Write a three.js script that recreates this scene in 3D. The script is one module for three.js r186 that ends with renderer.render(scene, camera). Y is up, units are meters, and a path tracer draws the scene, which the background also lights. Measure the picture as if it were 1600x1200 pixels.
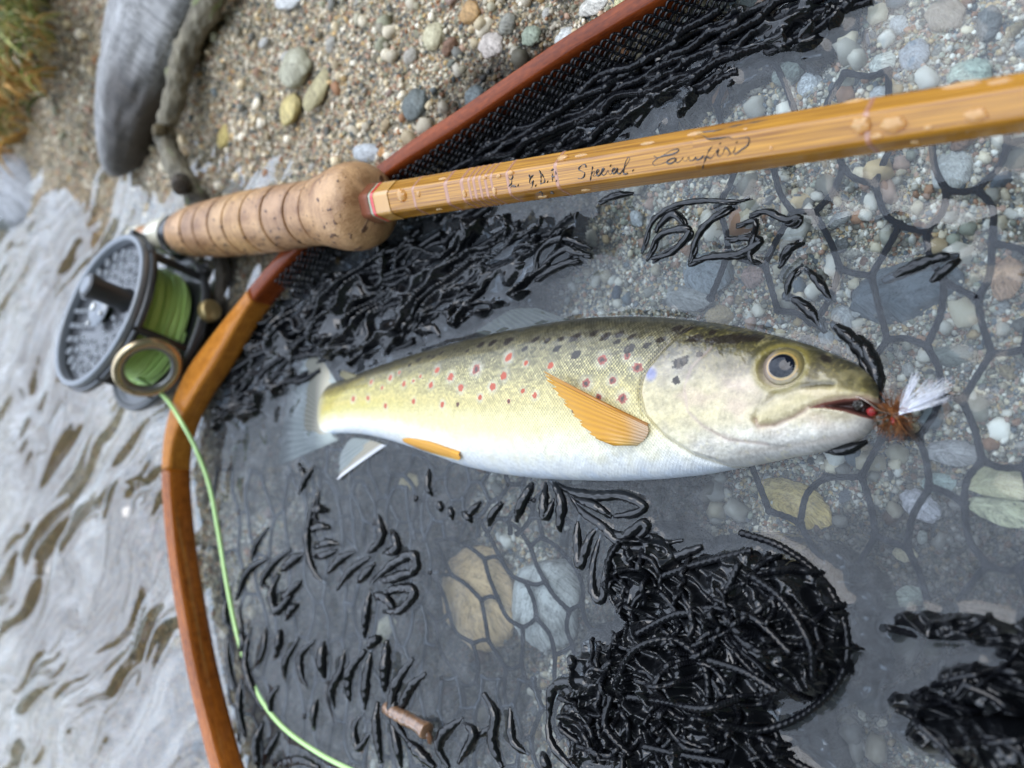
import * as THREE from 'three';
import { createNoise2D, createNoise3D } from 'simplex-noise';
import { mergeVertices } from 'three/addons/utils/BufferGeometryUtils.js';

// ---------------------------------------------------------------- camera, sky, sun, exposure
const V = (x, y, z) => new THREE.Vector3(x, y, z);
const MM = 0.001;
const scene = new THREE.Scene();
const TILT = 40 * Math.PI / 180, YAW = 15 * Math.PI / 180, EYE = 0.18, FOV = 45;
const DIR = V(-Math.cos(YAW) * Math.sin(TILT), -Math.cos(TILT), -Math.sin(YAW) * Math.sin(TILT));
const CAM = DIR.clone().multiplyScalar(-EYE / Math.cos(TILT));
const camera = new THREE.PerspectiveCamera(FOV, 4 / 3, 0.01, 30);
camera.position.copy(CAM);
camera.up.set(0, 0, -1);
camera.lookAt(0, 0, 0);
camera.focus = 0.204;
camera.userData.fStop = 12;
scene.add(camera);

const renderer = new THREE.WebGLRenderer({ antialias: true });
renderer.setSize(1024, 768);
renderer.toneMapping = THREE.LinearToneMapping;
renderer.toneMappingExposure = 1.06;
renderer.shadowMap.enabled = true;

{ // overcast sky: brightest overhead, a broad paler patch where the sun stands behind the cloud
  const w = 256, h = 128, d = new Float32Array(w * h * 4), sunDir = V(0.1, 0.86, -0.5).normalize();
  const n3 = createNoise3D(mulberry(5));
  for (let j = 0; j < h; j++) for (let i = 0; i < w; i++) {
    const el = ((j + 0.5) / h - 0.5) * Math.PI, az = ((i + 0.5) / w - 0.5) * 2 * Math.PI;
    const x = Math.cos(az) * Math.cos(el), y = Math.sin(el), z = Math.sin(az) * Math.cos(el);
    const s = Math.max(0, y), c = x * sunDir.x + y * sunDir.y + z * sunDir.z;
    let L = y < 0 ? 0.16 : 2.65 * (0.6 + 0.4 * s) * (1 + 0.3 * n3(x * 2.0, y * 2.0, z * 2.0) + 0.17 * n3(x * 4.5, y * 4.5, z * 4.5) + 0.08 * n3(x * 11, y * 11, z * 11));
    L *= 1 + 0.5 * Math.exp((c - 1) * 7);
    const k = (j * w + i) * 4;
    d[k] = L * (y < 0 ? 1.0 : 0.87); d[k + 1] = L * 1.0; d[k + 2] = L * (y < 0 ? 0.85 : 1.22); d[k + 3] = 1;
  }
  const t = new THREE.DataTexture(d, w, h, THREE.RGBAFormat, THREE.FloatType);
  t.mapping = THREE.EquirectangularReflectionMapping; t.magFilter = THREE.LinearFilter; t.needsUpdate = true;
  scene.background = t; scene.environment = t;
  const sun = new THREE.DirectionalLight(0xfff0dc, 1.1);
  sun.name = 'sun';
  sun.position.copy(sunDir); sun.castShadow = true; sun.shadow.radius = 75;
  const sc = sun.shadow.camera; sc.left = sc.bottom = -0.5; sc.right = sc.top = 0.5; sc.near = 0.1; sc.far = 3; sun.shadow.mapSize.set(2048, 2048);
  scene.add(sun); scene.add(sun.target);
}

// ---------------------------------------------------------------- helpers
function mulberry(a) { return () => { a |= 0; a = a + 0x6D2B79F5 | 0; let t = Math.imul(a ^ a >>> 15, 1 | a); t = t + Math.imul(t ^ t >>> 7, 61 | t) ^ t; return ((t ^ t >>> 14) >>> 0) / 4294967296; }; }
const rnd = mulberry(77), N2 = createNoise2D(mulberry(1)), N3 = createNoise3D(mulberry(2));
const clamp = (x, a = 0, b = 1) => Math.min(b, Math.max(a, x)), lerp = (a, b, t) => a + (b - a) * t;
const sstep = (a, b, x) => { const t = clamp((x - a) / (b - a)); return t * t * (3 - 2 * t); };
const fbm = (x, y, o = 4) => { let s = 0, a = 0.5; for (let i = 0; i < o; i++) { s += a * N2(x, y); x = x * 2.03 + 7.1; y = y * 2.03 - 3.7; a *= 0.5; } return s; };
const fbm3 = (x, y, z, o = 3) => { let s = 0, a = 0.5; for (let i = 0; i < o; i++) { s += a * N3(x, y, z); x = x * 2.03 + 7.1; y = y * 2.03 - 3.7; z *= 2.03; a *= 0.5; } return s; };
// survey of the place: a sight line from where the photograph was taken (1600 x 1200 survey units), met with a level plane y = h
const RIGHT = V(0, 0, 0).crossVectors(DIR, V(0, 0, -1)).normalize(), UPV = V(0, 0, 0).crossVectors(RIGHT, DIR), FOC = 600 / Math.tan(FOV * Math.PI / 360);
const ray = (px, py) => DIR.clone().addScaledVector(RIGHT, (px - 800) / FOC).addScaledVector(UPV, -(py - 600) / FOC);
function at(px, py, h = 0) { const d = ray(px, py); return CAM.clone().addScaledVector(d, (h - CAM.y) / d.y); }
const depth = (p) => p.clone().sub(CAM).dot(DIR);
const sz = (p, px) => px * depth(p) / FOC;                      // survey units -> metres at p
const proj = (p) => { const q = p.clone().sub(CAM), z = q.dot(DIR); return [800 + q.dot(RIGHT) / z * FOC, 600 - q.dot(UPV) / z * FOC]; };
function onH(px, py, f) { let p = at(px, py, 0); for (let i = 0; i < 8; i++) p = at(px, py, lerp(p.y, f(p.x, p.z), 0.8)); return p; }

const used = new Set();
function numbered(n) { let m = n, k = 0; while (used.has(m)) m = n + '_' + String(++k).padStart(3, '0'); used.add(m); return m; }
function geo(pos, idx, uv, col) {
  const g = new THREE.BufferGeometry();
  g.setAttribute('position', new THREE.Float32BufferAttribute(pos, 3));
  if (uv) g.setAttribute('uv', new THREE.Float32BufferAttribute(uv, 2));
  if (col) g.setAttribute('color', new THREE.Float32BufferAttribute(col, 3));
  g.setIndex(idx); g.computeVertexNormals();
  return g;
}
function mesh(name, g, m, parent, extra) {
  const o = new THREE.Mesh(g, m); o.castShadow = o.receiveShadow = true;
  o.name = parent ? name : numbered(name);
  if (extra) Object.assign(o.userData, extra);
  (parent ?? scene).add(o);
  return o;
}
function thing(name, label, category, p = V(0, 0, 0), group) {
  const o = new THREE.Group(); o.name = numbered(name); o.position.copy(p); o.userData = { label, category };
  if (group) o.userData.group = group;
  scene.add(o); return o;
}
const tag = (o, label, category, group) => { Object.assign(o.userData, { label, category }); if (group) o.userData.group = group; return o; };
const moved = (g, p) => g.translate(-p.x, -p.y, -p.z);           // world-placed geometry into a thing's own frame
class GB { // geometry builder
  constructor() { this.p = []; this.i = []; this.u = []; this.c = []; this.hasC = false; }
  get n() { return this.p.length / 3; }
  grid(nu, nv, f, closeV = false, flip = false) { // f(i/nu, j/nv) -> [Vector3, u, v, color?]
    const b = this.n;
    for (let i = 0; i <= nu; i++) for (let j = 0; j <= nv; j++) {
      const r = f(i / nu, j / nv); this.p.push(r[0].x, r[0].y, r[0].z); this.u.push(r[1], r[2]);
      if (r[3]) { this.c.push(...r[3]); this.hasC = true; }
    }
    for (let i = 0; i < nu; i++) for (let j = 0; j < nv; j++) {
      const a = b + i * (nv + 1) + j, d = a + nv + 1;
      if (flip) this.i.push(a, a + 1, d, d, a + 1, d + 1); else this.i.push(a, d, a + 1, d, d + 1, a + 1);
    }
    return this;
  }
  // tube along points; r(t, s) radius, sides, twist = rope lobes turned per metre
  tube(pts, r, sides = 8, o = {}) {
    const n = pts.length; if (n < 2) return this;
    const b = this.n, rf = typeof r === 'function' ? r : () => r, T = [], L = [0];
    for (let i = 0; i < n; i++) { T.push(pts[Math.min(n - 1, i + 1)].clone().sub(pts[Math.max(0, i - 1)]).normalize()); if (i) L.push(L[i - 1] + pts[i].distanceTo(pts[i - 1])); }
    let nx = Math.abs(T[0].y) < 0.9 ? V(0, 1, 0) : V(1, 0, 0); nx.addScaledVector(T[0], -nx.dot(T[0])).normalize();
    const tot = L[n - 1] || 1;
    for (let i = 0; i < n; i++) {
      nx.addScaledVector(T[i], -nx.dot(T[i])).normalize();
      const by = T[i].clone().cross(nx), rr = rf(L[i] / tot, L[i]);
      for (let j = 0; j <= sides; j++) {
        const a = j / sides * Math.PI * 2, k = o.lobes ? rr * (1 + (o.amp ?? 0.13) * Math.cos(o.lobes * (a - L[i] * (o.twist ?? 900)))) : rr;
        const ca = Math.cos(a) * k, sa = Math.sin(a) * k * (o.flat ?? 1);
        this.p.push(pts[i].x + nx.x * ca + by.x * sa, pts[i].y + nx.y * ca + by.y * sa, pts[i].z + nx.z * ca + by.z * sa);
        this.u.push(L[i] * (o.uk ?? 1), j / sides);
        if (o.col) { const c = typeof o.col === 'function' ? o.col(L[i] / tot, j / sides) : o.col; this.c.push(...c); this.hasC = true; }
      }
    }
    for (let i = 0; i < n - 1; i++) for (let j = 0; j < sides; j++) { const a = b + i * (sides + 1) + j, d = a + sides + 1; this.i.push(a, a + 1, d, d, a + 1, d + 1); }
    for (const e of [0, n - 1]) { const c = this.n; this.p.push(pts[e].x, pts[e].y, pts[e].z); this.u.push(0, 0); if (o.col) this.c.push(...(typeof o.col === 'function' ? o.col(e ? 1 : 0, 0) : o.col)); for (let j = 0; j < sides; j++) { const a = b + e * (sides + 1) + j; if (e) this.i.push(a, a + 1, c); else this.i.push(a + 1, a, c); } }
    return this;
  }
  add(g, m) {
    const b = this.n, P = g.attributes.position, v = V(0, 0, 0);
    for (let i = 0; i < P.count; i++) { v.fromBufferAttribute(P, i); if (m) v.applyMatrix4(m); this.p.push(v.x, v.y, v.z); const U = g.attributes.uv; this.u.push(U ? U.getX(i) : 0, U ? U.getY(i) : 0); }
    if (g.index) for (let i = 0; i < g.index.count; i++) this.i.push(b + g.index.getX(i)); else for (let i = 0; i < P.count; i++) this.i.push(b + i);
    return this;
  }
  geo() { return geo(this.p, this.i, this.u, this.hasC ? this.c : null); }
}
const smooth = (pts, step, tension = 0.5) => { const c = new THREE.CatmullRomCurve3(pts, false, 'centripetal', tension); c.arcLengthDivisions = 400; const n = Math.max(2, Math.ceil(c.getLength() / step)); return c.getSpacedPoints(n); };
const poly = (p, x, z) => { let s = false; for (let i = 0, j = p.length - 1; i < p.length; j = i++) if ((p[i][1] > z) !== (p[j][1] > z) && x < (p[j][0] - p[i][0]) * (z - p[i][1]) / (p[j][1] - p[i][1]) + p[i][0]) s = !s; return s; };
// signed distance to an open polyline of [x, y]: {d, side (+ left of travel), t}
function toLine(L, x, y) {
  let best = 1e9, side = 1, tt = 0;
  for (let i = 0; i < L.length - 1; i++) {
    const ax = L[i][0], ay = L[i][1], dx = L[i + 1][0] - ax, dy = L[i + 1][1] - ay, l2 = dx * dx + dy * dy || 1e-12;
    const t = clamp(((x - ax) * dx + (y - ay) * dy) / l2), ex = x - ax - t * dx, ey = y - ay - t * dy, d = Math.hypot(ex, ey);
    if (d < best) { best = d; side = dx * ey - dy * ex > 0 ? 1 : -1; tt = (i + t) / (L.length - 1); }
  }
  return { d: best, side, t: tt };
}
function tex(w, h, f, o = {}) { // f(u, v) -> [r, g, b] linear 0..1 or a number
  const d = new Uint8Array(w * h * 4), gray = o.gray;
  const s = (c) => Math.round(255 * (gray ? clamp(c) : (c = clamp(c), c <= 0.0031308 ? c * 12.92 : 1.055 * c ** (1 / 2.4) - 0.055)));
  for (let j = 0; j < h; j++) for (let i = 0; i < w; i++) {
    const r = f((i + 0.5) / w, (j + 0.5) / h), k = (j * w + i) * 4;
    if (gray) d[k] = d[k + 1] = d[k + 2] = s(r); else { d[k] = s(r[0]); d[k + 1] = s(r[1]); d[k + 2] = s(r[2]); }
    d[k + 3] = 255;
  }
  const t = new THREE.DataTexture(d, w, h, THREE.RGBAFormat);
  t.magFilter = THREE.LinearFilter; t.wrapS = t.wrapT = o.clamp ? THREE.ClampToEdgeWrapping : THREE.RepeatWrapping;
  if (!gray) t.colorSpace = THREE.SRGBColorSpace;
  t.needsUpdate = true; return t;
}
const mat = (c, rough, o = {}) => { const m = new THREE.MeshPhysicalMaterial({ roughness: rough, ...o }); m.color.setRGB(...c); return m; };
// tileable noise on the unit square
const tn = (u, v, k, o = 3, z = 0) => { const a = u * 2 * Math.PI, b = v * 2 * Math.PI, r = k / (2 * Math.PI); let s = 0, am = 0.5, f = 1; for (let i = 0; i < o; i++) { s += am * (N3(Math.cos(a) * r * f + z, Math.sin(a) * r * f, Math.cos(b) * r * f * 1.0 + 31 * i) + N3(Math.sin(b) * r * f + 50 + z, Math.cos(a + 1) * r * f, Math.cos(b + 1) * r * f)) * 0.7; f *= 2; am *= 0.5; } return s; };

// ---------------------------------------------------------------- the bed and the bank
const anchors = [[1500, 300, -11], [1500, 700, -14], [1300, 900, -16], [1000, 1000, -19], [700, 900, -17], [500, 900, -17], [400, 1100, -18], [1000, 400, -12], [700, 450, -8], [1200, 100, -6], [1450, 60, -6], [900, 200, -5], [450, 560, -8], [1100, 620, -17], [800, 640, -17], [600, 640, -14],
  [800, 50, 5], [620, 170, 5], [500, 240, 2], [400, 150, 7], [250, 250, 2], [120, 120, 14], [30, 60, 30], [350, 20, 12], [640, 10, 7], [560, 80, 7], [60, 200, 7], [960, -30, 5], [440, 290, -1], [330, 290, -1], [380, 360, -5], [170, 280, -1], [60, 270, 0],
  [100, 400, -9], [150, 600, -14], [100, 900, -16], [250, 950, -9], [0, 700, -16], [240, 360, -6], [0, 330, -3], [230, 1100, -9], [0, 1150, -16], [-150, 500, -16], [-200, 0, 40], [-200, 200, 16], [200, -60, 26], [800, -150, 14], [1700, 1300, -18], [1300, -100, -2]]
  .map(([x, y, h]) => { const p = at(x, y, h * MM); return [p.x, p.z, h * MM]; });
function bedSmooth(x, z) {
  let s = 0, w = 0;
  for (const [ax, az, h] of anchors) { const d2 = (x - ax) ** 2 + (z - az) ** 2 + 9e-5, k = 1 / (d2 * d2); s += h * k; w += k; }
  return s / w;
}
const bed = (x, z) => bedSmooth(x, z) + 0.0011 * fbm(x * 55, z * 55, 3) + 0.0007 * N2(x * 260, z * 260);
const PAL = [[.36, .31, .23], [.46, .43, .37], [.2, .19, .165], [.55, .52, .46], [.13, .135, .135], [.42, .31, .17], [.27, .15, .09], [.62, .6, .55], [.1, .12, .135], [.3, .29, .24], [.5, .44, .33], [.24, .25, .2], [.36, .25, .2], [.16, .15, .12]];
const grainTex = (() => { // grit: thousands of grains laid over each other on a 60 mm tile, seen as colour and as height
  const n = 1024, col = new Float32Array(n * n * 3).fill(0.16), hgt = new Float32Array(n * n).fill(0.1), g = mulberry(9);
  for (let k = 0; k < 26000; k++) {
    const r = 3 + 11 * g() ** 3, cx = g() * n, cz = g() * n, q = 0.6 + 0.4 * g(), an = g() * Math.PI, ca = Math.cos(an), sa = Math.sin(an), c = PAL[Math.floor(g() * PAL.length)], br = 0.65 + 0.6 * g(), lift = g() * 0.5;
    for (let dz = -Math.ceil(r); dz <= r; dz++) for (let dx = -Math.ceil(r); dx <= r; dx++) {
      const a = (dx * ca + dz * sa) / r, b = (dz * ca - dx * sa) / (r * q), d = a * a + b * b; if (d > 1) continue;
      const x = (Math.floor(cx) + dx + n) % n, z = (Math.floor(cz) + dz + n) % n, i = z * n + x, h = lift + r / 28 * Math.sqrt(1 - d);
      if (h < hgt[i] && k > 8000) continue;
      hgt[i] = h; for (let m = 0; m < 3; m++) col[i * 3 + m] = c[m] * br;
    }
  }
  const pick = (u, v) => (Math.floor(v * n) % n) * n + Math.floor(u * n) % n;
  return { map: tex(n, n, (u, v) => { const i = pick(u, v) * 3; return [col[i], col[i + 1], col[i + 2]]; }), bump: tex(n, n, (u, v) => hgt[pick(u, v)], { gray: true }) };
})();
// what has settled on the bed: dark silt in the still pool behind the hoop, brown algae in the current
const siltN = [[520, 900], [560, 1000], [620, 830], [700, 1050], [450, 1100], [430, 620], [600, 480], [760, 440], [980, 820], [1000, 1050], [1350, 950], [1500, 900], [860, 250], [1250, 1150]].map(([x, y]) => { const q = at(x, y, -0.012); return [q.x, q.z, sz(q, 170)]; }), algN = [[60, 900], [150, 1000], [230, 1100], [60, 650], [120, 480], [200, 850]].map(([x, y]) => { const q = at(x, y, -0.01); return [q.x, q.z, sz(q, 170)]; });
function settled(x, z) {
  let s = 0, a = 0; for (const [X, Z, r] of siltN) s = Math.max(s, Math.exp(-((x - X) ** 2 + (z - Z) ** 2) / (r * r))); for (const [X, Z, r] of algN) a = Math.max(a, Math.exp(-((x - X) ** 2 + (z - Z) ** 2) / (r * r)));
  const n = 0.25 * fbm(x * 70, z * 70, 3); s = sstep(0.15, 0.6, s + n); a = sstep(0.1, 0.7, a + n);
  return [1, 0, 0].map((_, i) => lerp(1, [.17, .17, .175][i], s) * lerp(1, [.5, .38, .22][i], a));
}
const gritMat = mat([0.98, 0.89, 0.74], 0.62, { vertexColors: true, specularIntensity: 0.3, map: grainTex.map, bumpMap: grainTex.bump, bumpScale: 0.0011 });
const gravel = (() => {
  const N = 460, b = new GB(), xc = -0.11, zc = -0.03, warp = (s) => 0.33 * s + 2.6 * s ** 9;
  b.grid(N, N, (u, v) => { const x = xc + warp(u * 2 - 1), z = zc + warp(v * 2 - 1), far = sstep(0.5, 2, Math.hypot(x - xc, z - zc)); return [V(x, lerp(bed(x, z), 0.05 + 0.03 * fbm(x, z), far), z), x / 0.06, z / 0.06, settled(x, z)]; }, false, true);
  return mesh('gravel_bed', b.geo(), gritMat, null, { kind: 'structure' });
})();

{ // unseen dark hills added to block low sky and darken reflections, low upstream
  const b = new GB();
  b.grid(120, 14, (u, v) => { const an = u * Math.PI * 2, c = -Math.cos(an - YAW), el = lerp(0.92, 0.1, sstep(-0.15, 0.9, c)) * (1 + 0.16 * N2(Math.cos(an) * 3, Math.sin(an) * 3)) + 0.05 * N2(Math.cos(an) * 14, Math.sin(an) * 14), r = lerp(9, 15, v), y = r * Math.tan(el) * v - 0.3 + 0.5 * N2(an * 9, v * 7); return [V(Math.cos(an) * r, y, Math.sin(an) * r), u * 30, v * 4]; });
  mesh('added_dark_hills', b.geo(), mat([.045, .06, .028], 0.9), null, { kind: 'structure' });
}
// stones: a few shapes, laid singly; the smallest joined
const speck = tex(256, 256, (u, v) => { const a = 0.82 + 0.45 * tn(u, v, 5, 4) + 0.5 * tn(u, v, 26, 2, 9); return [a, a * 0.99, a * 0.97]; });
const veined = tex(256, 256, (u, v) => { const w = Math.abs(tn(u, v, 3, 3, 4)), a = 0.8 + 0.2 * tn(u, v, 9, 3) + 0.5 * Math.exp(-w * 22); return [a, a * 0.97, a * 0.92]; });
const stoneShapes = Array.from({ length: 14 }, (_, k) => {
  let g = new THREE.IcosahedronGeometry(1, 5); g.deleteAttribute('uv'); g.deleteAttribute('normal'); g = mergeVertices(g, 1e-4);
  const P = g.attributes.position, v = V(0, 0, 0), uv = [], ang = 0.5 + 0.5 * (k % 3), cuts = Array.from({ length: 6 }, () => [V(rnd() - 0.5, (rnd() - 0.5) * 1.4, rnd() - 0.5).normalize(), 0.62 + 0.3 * rnd()]);
  for (let i = 0; i < P.count; i++) {
    v.fromBufferAttribute(P, i).normalize(); const d = v.clone();
    let r = 1 + 0.22 * fbm3(d.x * 1.1 + k * 9, d.y * 1.1, d.z * 1.1, 2) + 0.05 * fbm3(d.x * 4 + k, d.y * 4, d.z * 4, 2);
    if (ang > 0.6) for (const [n, o] of cuts) { const c = d.dot(n) * r; if (c > o) r *= lerp(1, o / c, 0.7 * ang); }
    v.multiplyScalar(r); P.setXYZ(i, v.x, v.y, v.z); uv.push(v.x * 0.5 + v.y * 0.2, v.z * 0.5 + v.y * 0.3);
  }
  g.setAttribute('uv', new THREE.Float32BufferAttribute(uv, 2)); g.computeVertexNormals(); return g;
});
const lowStones = Array.from({ length: 5 }, (_, k) => {
  let g = new THREE.IcosahedronGeometry(1, 1); g.deleteAttribute('uv'); g.deleteAttribute('normal'); g = mergeVertices(g, 1e-4);
  const P = g.attributes.position;
  for (let i = 0; i < P.count; i++) { const s = 0.75 + 0.5 * rnd(); P.setXYZ(i, P.getX(i) * s, P.getY(i) * s, P.getZ(i) * s); }
  g.computeVertexNormals(); return g;
});
const stoneMats = new Map();
function stoneMat(c, wet, vein) { const k = c.join() + wet + vein; if (!stoneMats.has(k)) stoneMats.set(k, mat(c, wet ? 0.35 : 0.58, { map: vein ? veined : speck, bumpMap: speck, bumpScale: 0.0004, specularIntensity: wet ? 0.08 : 0.8, clearcoat: wet ? 0 : 0.15, clearcoatRoughness: 0.25 })); return stoneMats.get(k); }
function stoneMatrix(px, py, a, b, rot, lift = 0.25, hk = 0.6) {
  const c = onH(px, py, bed), co = Math.cos(rot), si = Math.sin(rot);
  const e1 = at(px + a * co, py + a * si, c.y).sub(c), e2 = at(px - b * si, py + b * co, c.y).sub(c);
  const A = e1.length(), B = e2.length(), h = Math.min(A, B) * hk;
  const yaw = Math.atan2(-e1.z, e1.x);
  const m = new THREE.Matrix4().compose(V(c.x, bed(c.x, c.z) + h * lift, c.z), new THREE.Quaternion().setFromEuler(new THREE.Euler((rnd() - 0.5) * 0.3, yaw, (rnd() - 0.5) * 0.3)), V(A, h, B));
  return { m, c, A, B };
}
const laid = [];
const free = (x, z, r) => { for (const [a, b, q] of laid) if ((a - x) ** 2 + (b - z) ** 2 < ((q + r) * 0.8) ** 2) return false; return true; };
// stones that can be told apart and pointed to
const D = Math.PI / 180;
[
  [1490, 268, 33, 32, 0, [.52, .5, .44], 'largest pale grey rounded pebble, under the netting below the rod at right', 1],
  [1575, 436, 30, 33, 0, [.52, .3, .17], 'round tan-orange pebble under the netting at the right edge'],
  [1412, 455, 92, 50, -15, [.1, .115, .12], 'dark slate-grey flat stone under water right of the fish eye'],
  [1245, 786, 66, 32, 27, [.52, .36, .13], 'speckled tan stone crossed by net cords under the fish jaw'],
  [1565, 755, 66, 26, 6, [.43, .385, .22], 'olive-yellow stone at the right edge, upper of the two', 1],
  [1570, 800, 66, 24, 12, [.4, .37, .22], 'olive-yellow stone at the right edge, lower of the two'],
  [1492, 708, 50, 20, 5, [.4, .36, .32], 'long pinkish-grey stone just below the fly'],
  [1470, 754, 32, 17, -8, [.32, .36, .3], 'pale green pebble between the long pinkish stone and the dark netting'],
  [1440, 790, 36, 22, 30, [.34, .31, .3], 'greyish-mauve pebble under the cords beyond the fish jaw'],
  [755, 935, 62, 78, 15, [.44, .29, .14], 'big orange-tan stone under the net mesh below the fish belly'],
  [862, 935, 52, 76, 20, [.36, .34, .29], 'big grey-buff stone right of the orange-tan one under the mesh'],
  [1380, 102, 24, 17, -50, [.6, .57, .46], 'cream wedge pebble at the water edge above the rod'],
  [1430, 88, 27, 22, -20, [.4, .4, .4], 'smooth grey pebble beside the cream wedge above the rod', 1],
  [1478, 26, 30, 26, 20, [.36, .28, .2], 'brown banded agate pebble at the top right', 1],
  [1517, 118, 38, 23, -10, [.42, .46, .34], 'pale green pebble just above the rod at right'],
  [1110, 428, 44, 34, 10, [.26, .265, .25], 'grey stone under water behind the fish back'],
  [1178, 432, 18, 20, 0, [.45, .29, .22], 'pinkish-brown pebble right of the grey stone behind the fish'],
  [1072, 466, 46, 20, 8, [.3, .28, .24], 'grey-brown stone touching the fish back'],
  [640, 752, 15, 14, 0, [.55, .41, .2], 'small round yellow-tan pebble under water below the anal fin'],
  [457, 173, 13, 28, 18, [.56, .45, .18], 'long yellow pebble on the bank above the cork grip'],
  [466, 108, 20, 27, -12, [.42, .4, .29], 'pale pitted stone above the long yellow pebble'],
  [500, 140, 13, 40, 28, [.42, .36, .19], 'narrow ochre pebble right of the long yellow pebble'],
  [355, 212, 9, 22, 15, [.5, .4, .16], 'small ochre pebble on the bank right of the branch'],
  [680, 58, 14, 22, 25, [.58, .53, .35], 'cream pebble in the middle of the bank gravel', 1],
  [575, 238, 19, 15, 0, [.5, .52, .53], 'bluish-white pebble next to the cork flare'],
  [600, 239, 8, 8, 0, [.6, .3, .1], 'tiny orange pebble between the cork flare and the net rim'],
  [452, 2, 20, 10, -15, [.72, .72, .7], 'bright white pebble at the top edge of the bank'],
  [770, 72, 17, 20, 10, [.55, .48, .42], 'pinkish-white pebble on the bank above the net rim'],
  [832, 57, 14, 15, 0, [.3, .34, .25], 'round greenish pebble on the bank near the net rim'],
  [885, 62, 13, 20, 35, [.66, .66, .62], 'white pebble leaning on the net rim'],
  [742, 155, 13, 26, 35, [.1, .12, .12], 'dark slate sliver on the bank above the net rim'],
  [652, 165, 16, 26, 30, [.14, .16, .15], 'dark grey-green pebble below the middle of the bank'],
  [735, 20, 16, 18, 0, [.5, .3, .12], 'amber pebble near the top edge of the bank'],
  [930, 10, 28, 14, -35, [.6, .57, .5], 'pale long pebble at the top edge beside the rim'],
  [975, 6, 16, 12, -30, [.6, .56, .3], 'yellow pebble wedged against the rim at the top edge'],
  [1330, 885, 26, 16, -10, [.46, .43, .34], 'pale square-ended stone right of the netting heap under water'],
  [1415, 866, 20, 12, 10, [.44, .36, .22], 'small buff pebble under water above the dark net folds'],
  [1225, 560, 1, 1, 0, [.2, .2, .2], ''],
  [20, 300, 48, 55, 20, [.36, .37, .39], 'pale grey cobble at the left edge in the stream'],
  [600, 985, 34, 14, -45, [.42, .36, .24], 'tan sliver of stone under the black cords at lower left'],
].forEach(([px, py, a, b, rot, c, label, vein]) => {
  if (!label) return;
  const { m, c: p, A, B } = stoneMatrix(px, py, a, b, rot * D, 0.35, a > 60 ? 0.28 : 0.5);
  const o = mesh('river_pebble', stoneShapes[laid.length % 14], stoneMat(c, p.y < 0.001, !!vein));
  o.applyMatrix4(m); tag(o, label, 'pebble', 'stones of the stream bed'); laid.push([p.x, p.z, Math.max(A, B)]);
});
{ // the rest of the gravel: the larger stones one by one, then the grit
  let n = 0; const small = [];
  for (let k = 0; k < 9000; k++) {
    const px = -20 + 1640 * rnd(), py = -20 + 1240 * rnd(), p = onH(px, py, bedSmooth), onBank = p.y > -0.001;
    if (px < 230 && py > 250) continue;
    let s = (onBank ? 1.0 : 1.0) * (0.5 + 2.0 * rnd() ** 3.5) * MM;
    if (onBank && px > 580) s *= 1.4; if (!onBank && px > 1100) s *= 1.5;
    if (!free(p.x, p.z, s * 1.1)) continue; if (settled(p.x, p.z)[0] < 0.55 && rnd() < 0.8) continue;
    const half = s / sz(p, 1), big = half > 5.5 && n < 250;
    const elong = 0.55 + 0.45 * rnd(), rot = onBank ? 0.6 + 0.9 * (rnd() - 0.5) : rnd() * 6.3, lean = rnd();
    let c = PAL[Math.floor(rnd() * PAL.length)]; if (lean < 0.25) c = PAL[[3, 7, 1, 10][Math.floor(rnd() * 4)]];
    if (big) {
      const yaw = rot, m = new THREE.Matrix4().compose(V(p.x, bed(p.x, p.z) + s * 0.2, p.z), new THREE.Quaternion().setFromEuler(new THREE.Euler((rnd() - 0.5) * 0.6, yaw, (rnd() - 0.5) * 0.6)), V(s * 1.15, s * (0.5 + 0.2 * rnd()), s * elong));
      const o = mesh('pebble', stoneShapes[Math.floor(rnd() * 14)], stoneMat(c, !onBank, rnd() < 0.25), gravel); o.applyMatrix4(m); n++;
      laid.push([p.x, p.z, s]);
    } else small.push([p, s, c, rot, elong]);
  }
  const im = (name, list) => {
    const o = new THREE.InstancedMesh(lowStones[0], mat([1, 1, 1], 0.5, { specularIntensity: 0.3 }), list.length), m = new THREE.Matrix4(), q = new THREE.Quaternion(), e = new THREE.Euler(), col = new THREE.Color();
    list.forEach(([p, s, c, rot, el], i) => { e.set(rnd() * 3, rot, rnd() * 3); m.compose(V(p.x, bed(p.x, p.z) + s * 0.25, p.z), q.setFromEuler(e), V(s, s * 0.75, s * el)); o.setMatrixAt(i, m); const b = (p.y < -0.002 ? 0.7 : 0.95) + 0.6 * rnd(), w = settled(p.x, p.z); o.setColorAt(i, col.setRGB(c[0] * b * w[0], c[1] * b * w[1] * 0.93, c[2] * b * w[2] * 0.8)); });
    o.name = name; o.userData.kind = 'stuff'; o.castShadow = o.receiveShadow = true; gravel.add(o);
  };
  im('small_gravel', small);
  const grit = [];
  for (let k = 0; k < 42000; k++) { const px = -30 + 1660 * rnd(), py = -30 + 1260 * rnd(); if (px < 200 && py > 280) continue; const p = onH(px, py, bedSmooth); grit.push([p, (0.22 + 0.65 * rnd() ** 3) * MM * (1 + 0.25 * (depth(p) / 0.2 - 1)), PAL[Math.floor(rnd() * PAL.length)], rnd() * 6, 0.6 + 0.4 * rnd()]); }
  im('grit', grit);
}

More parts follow.
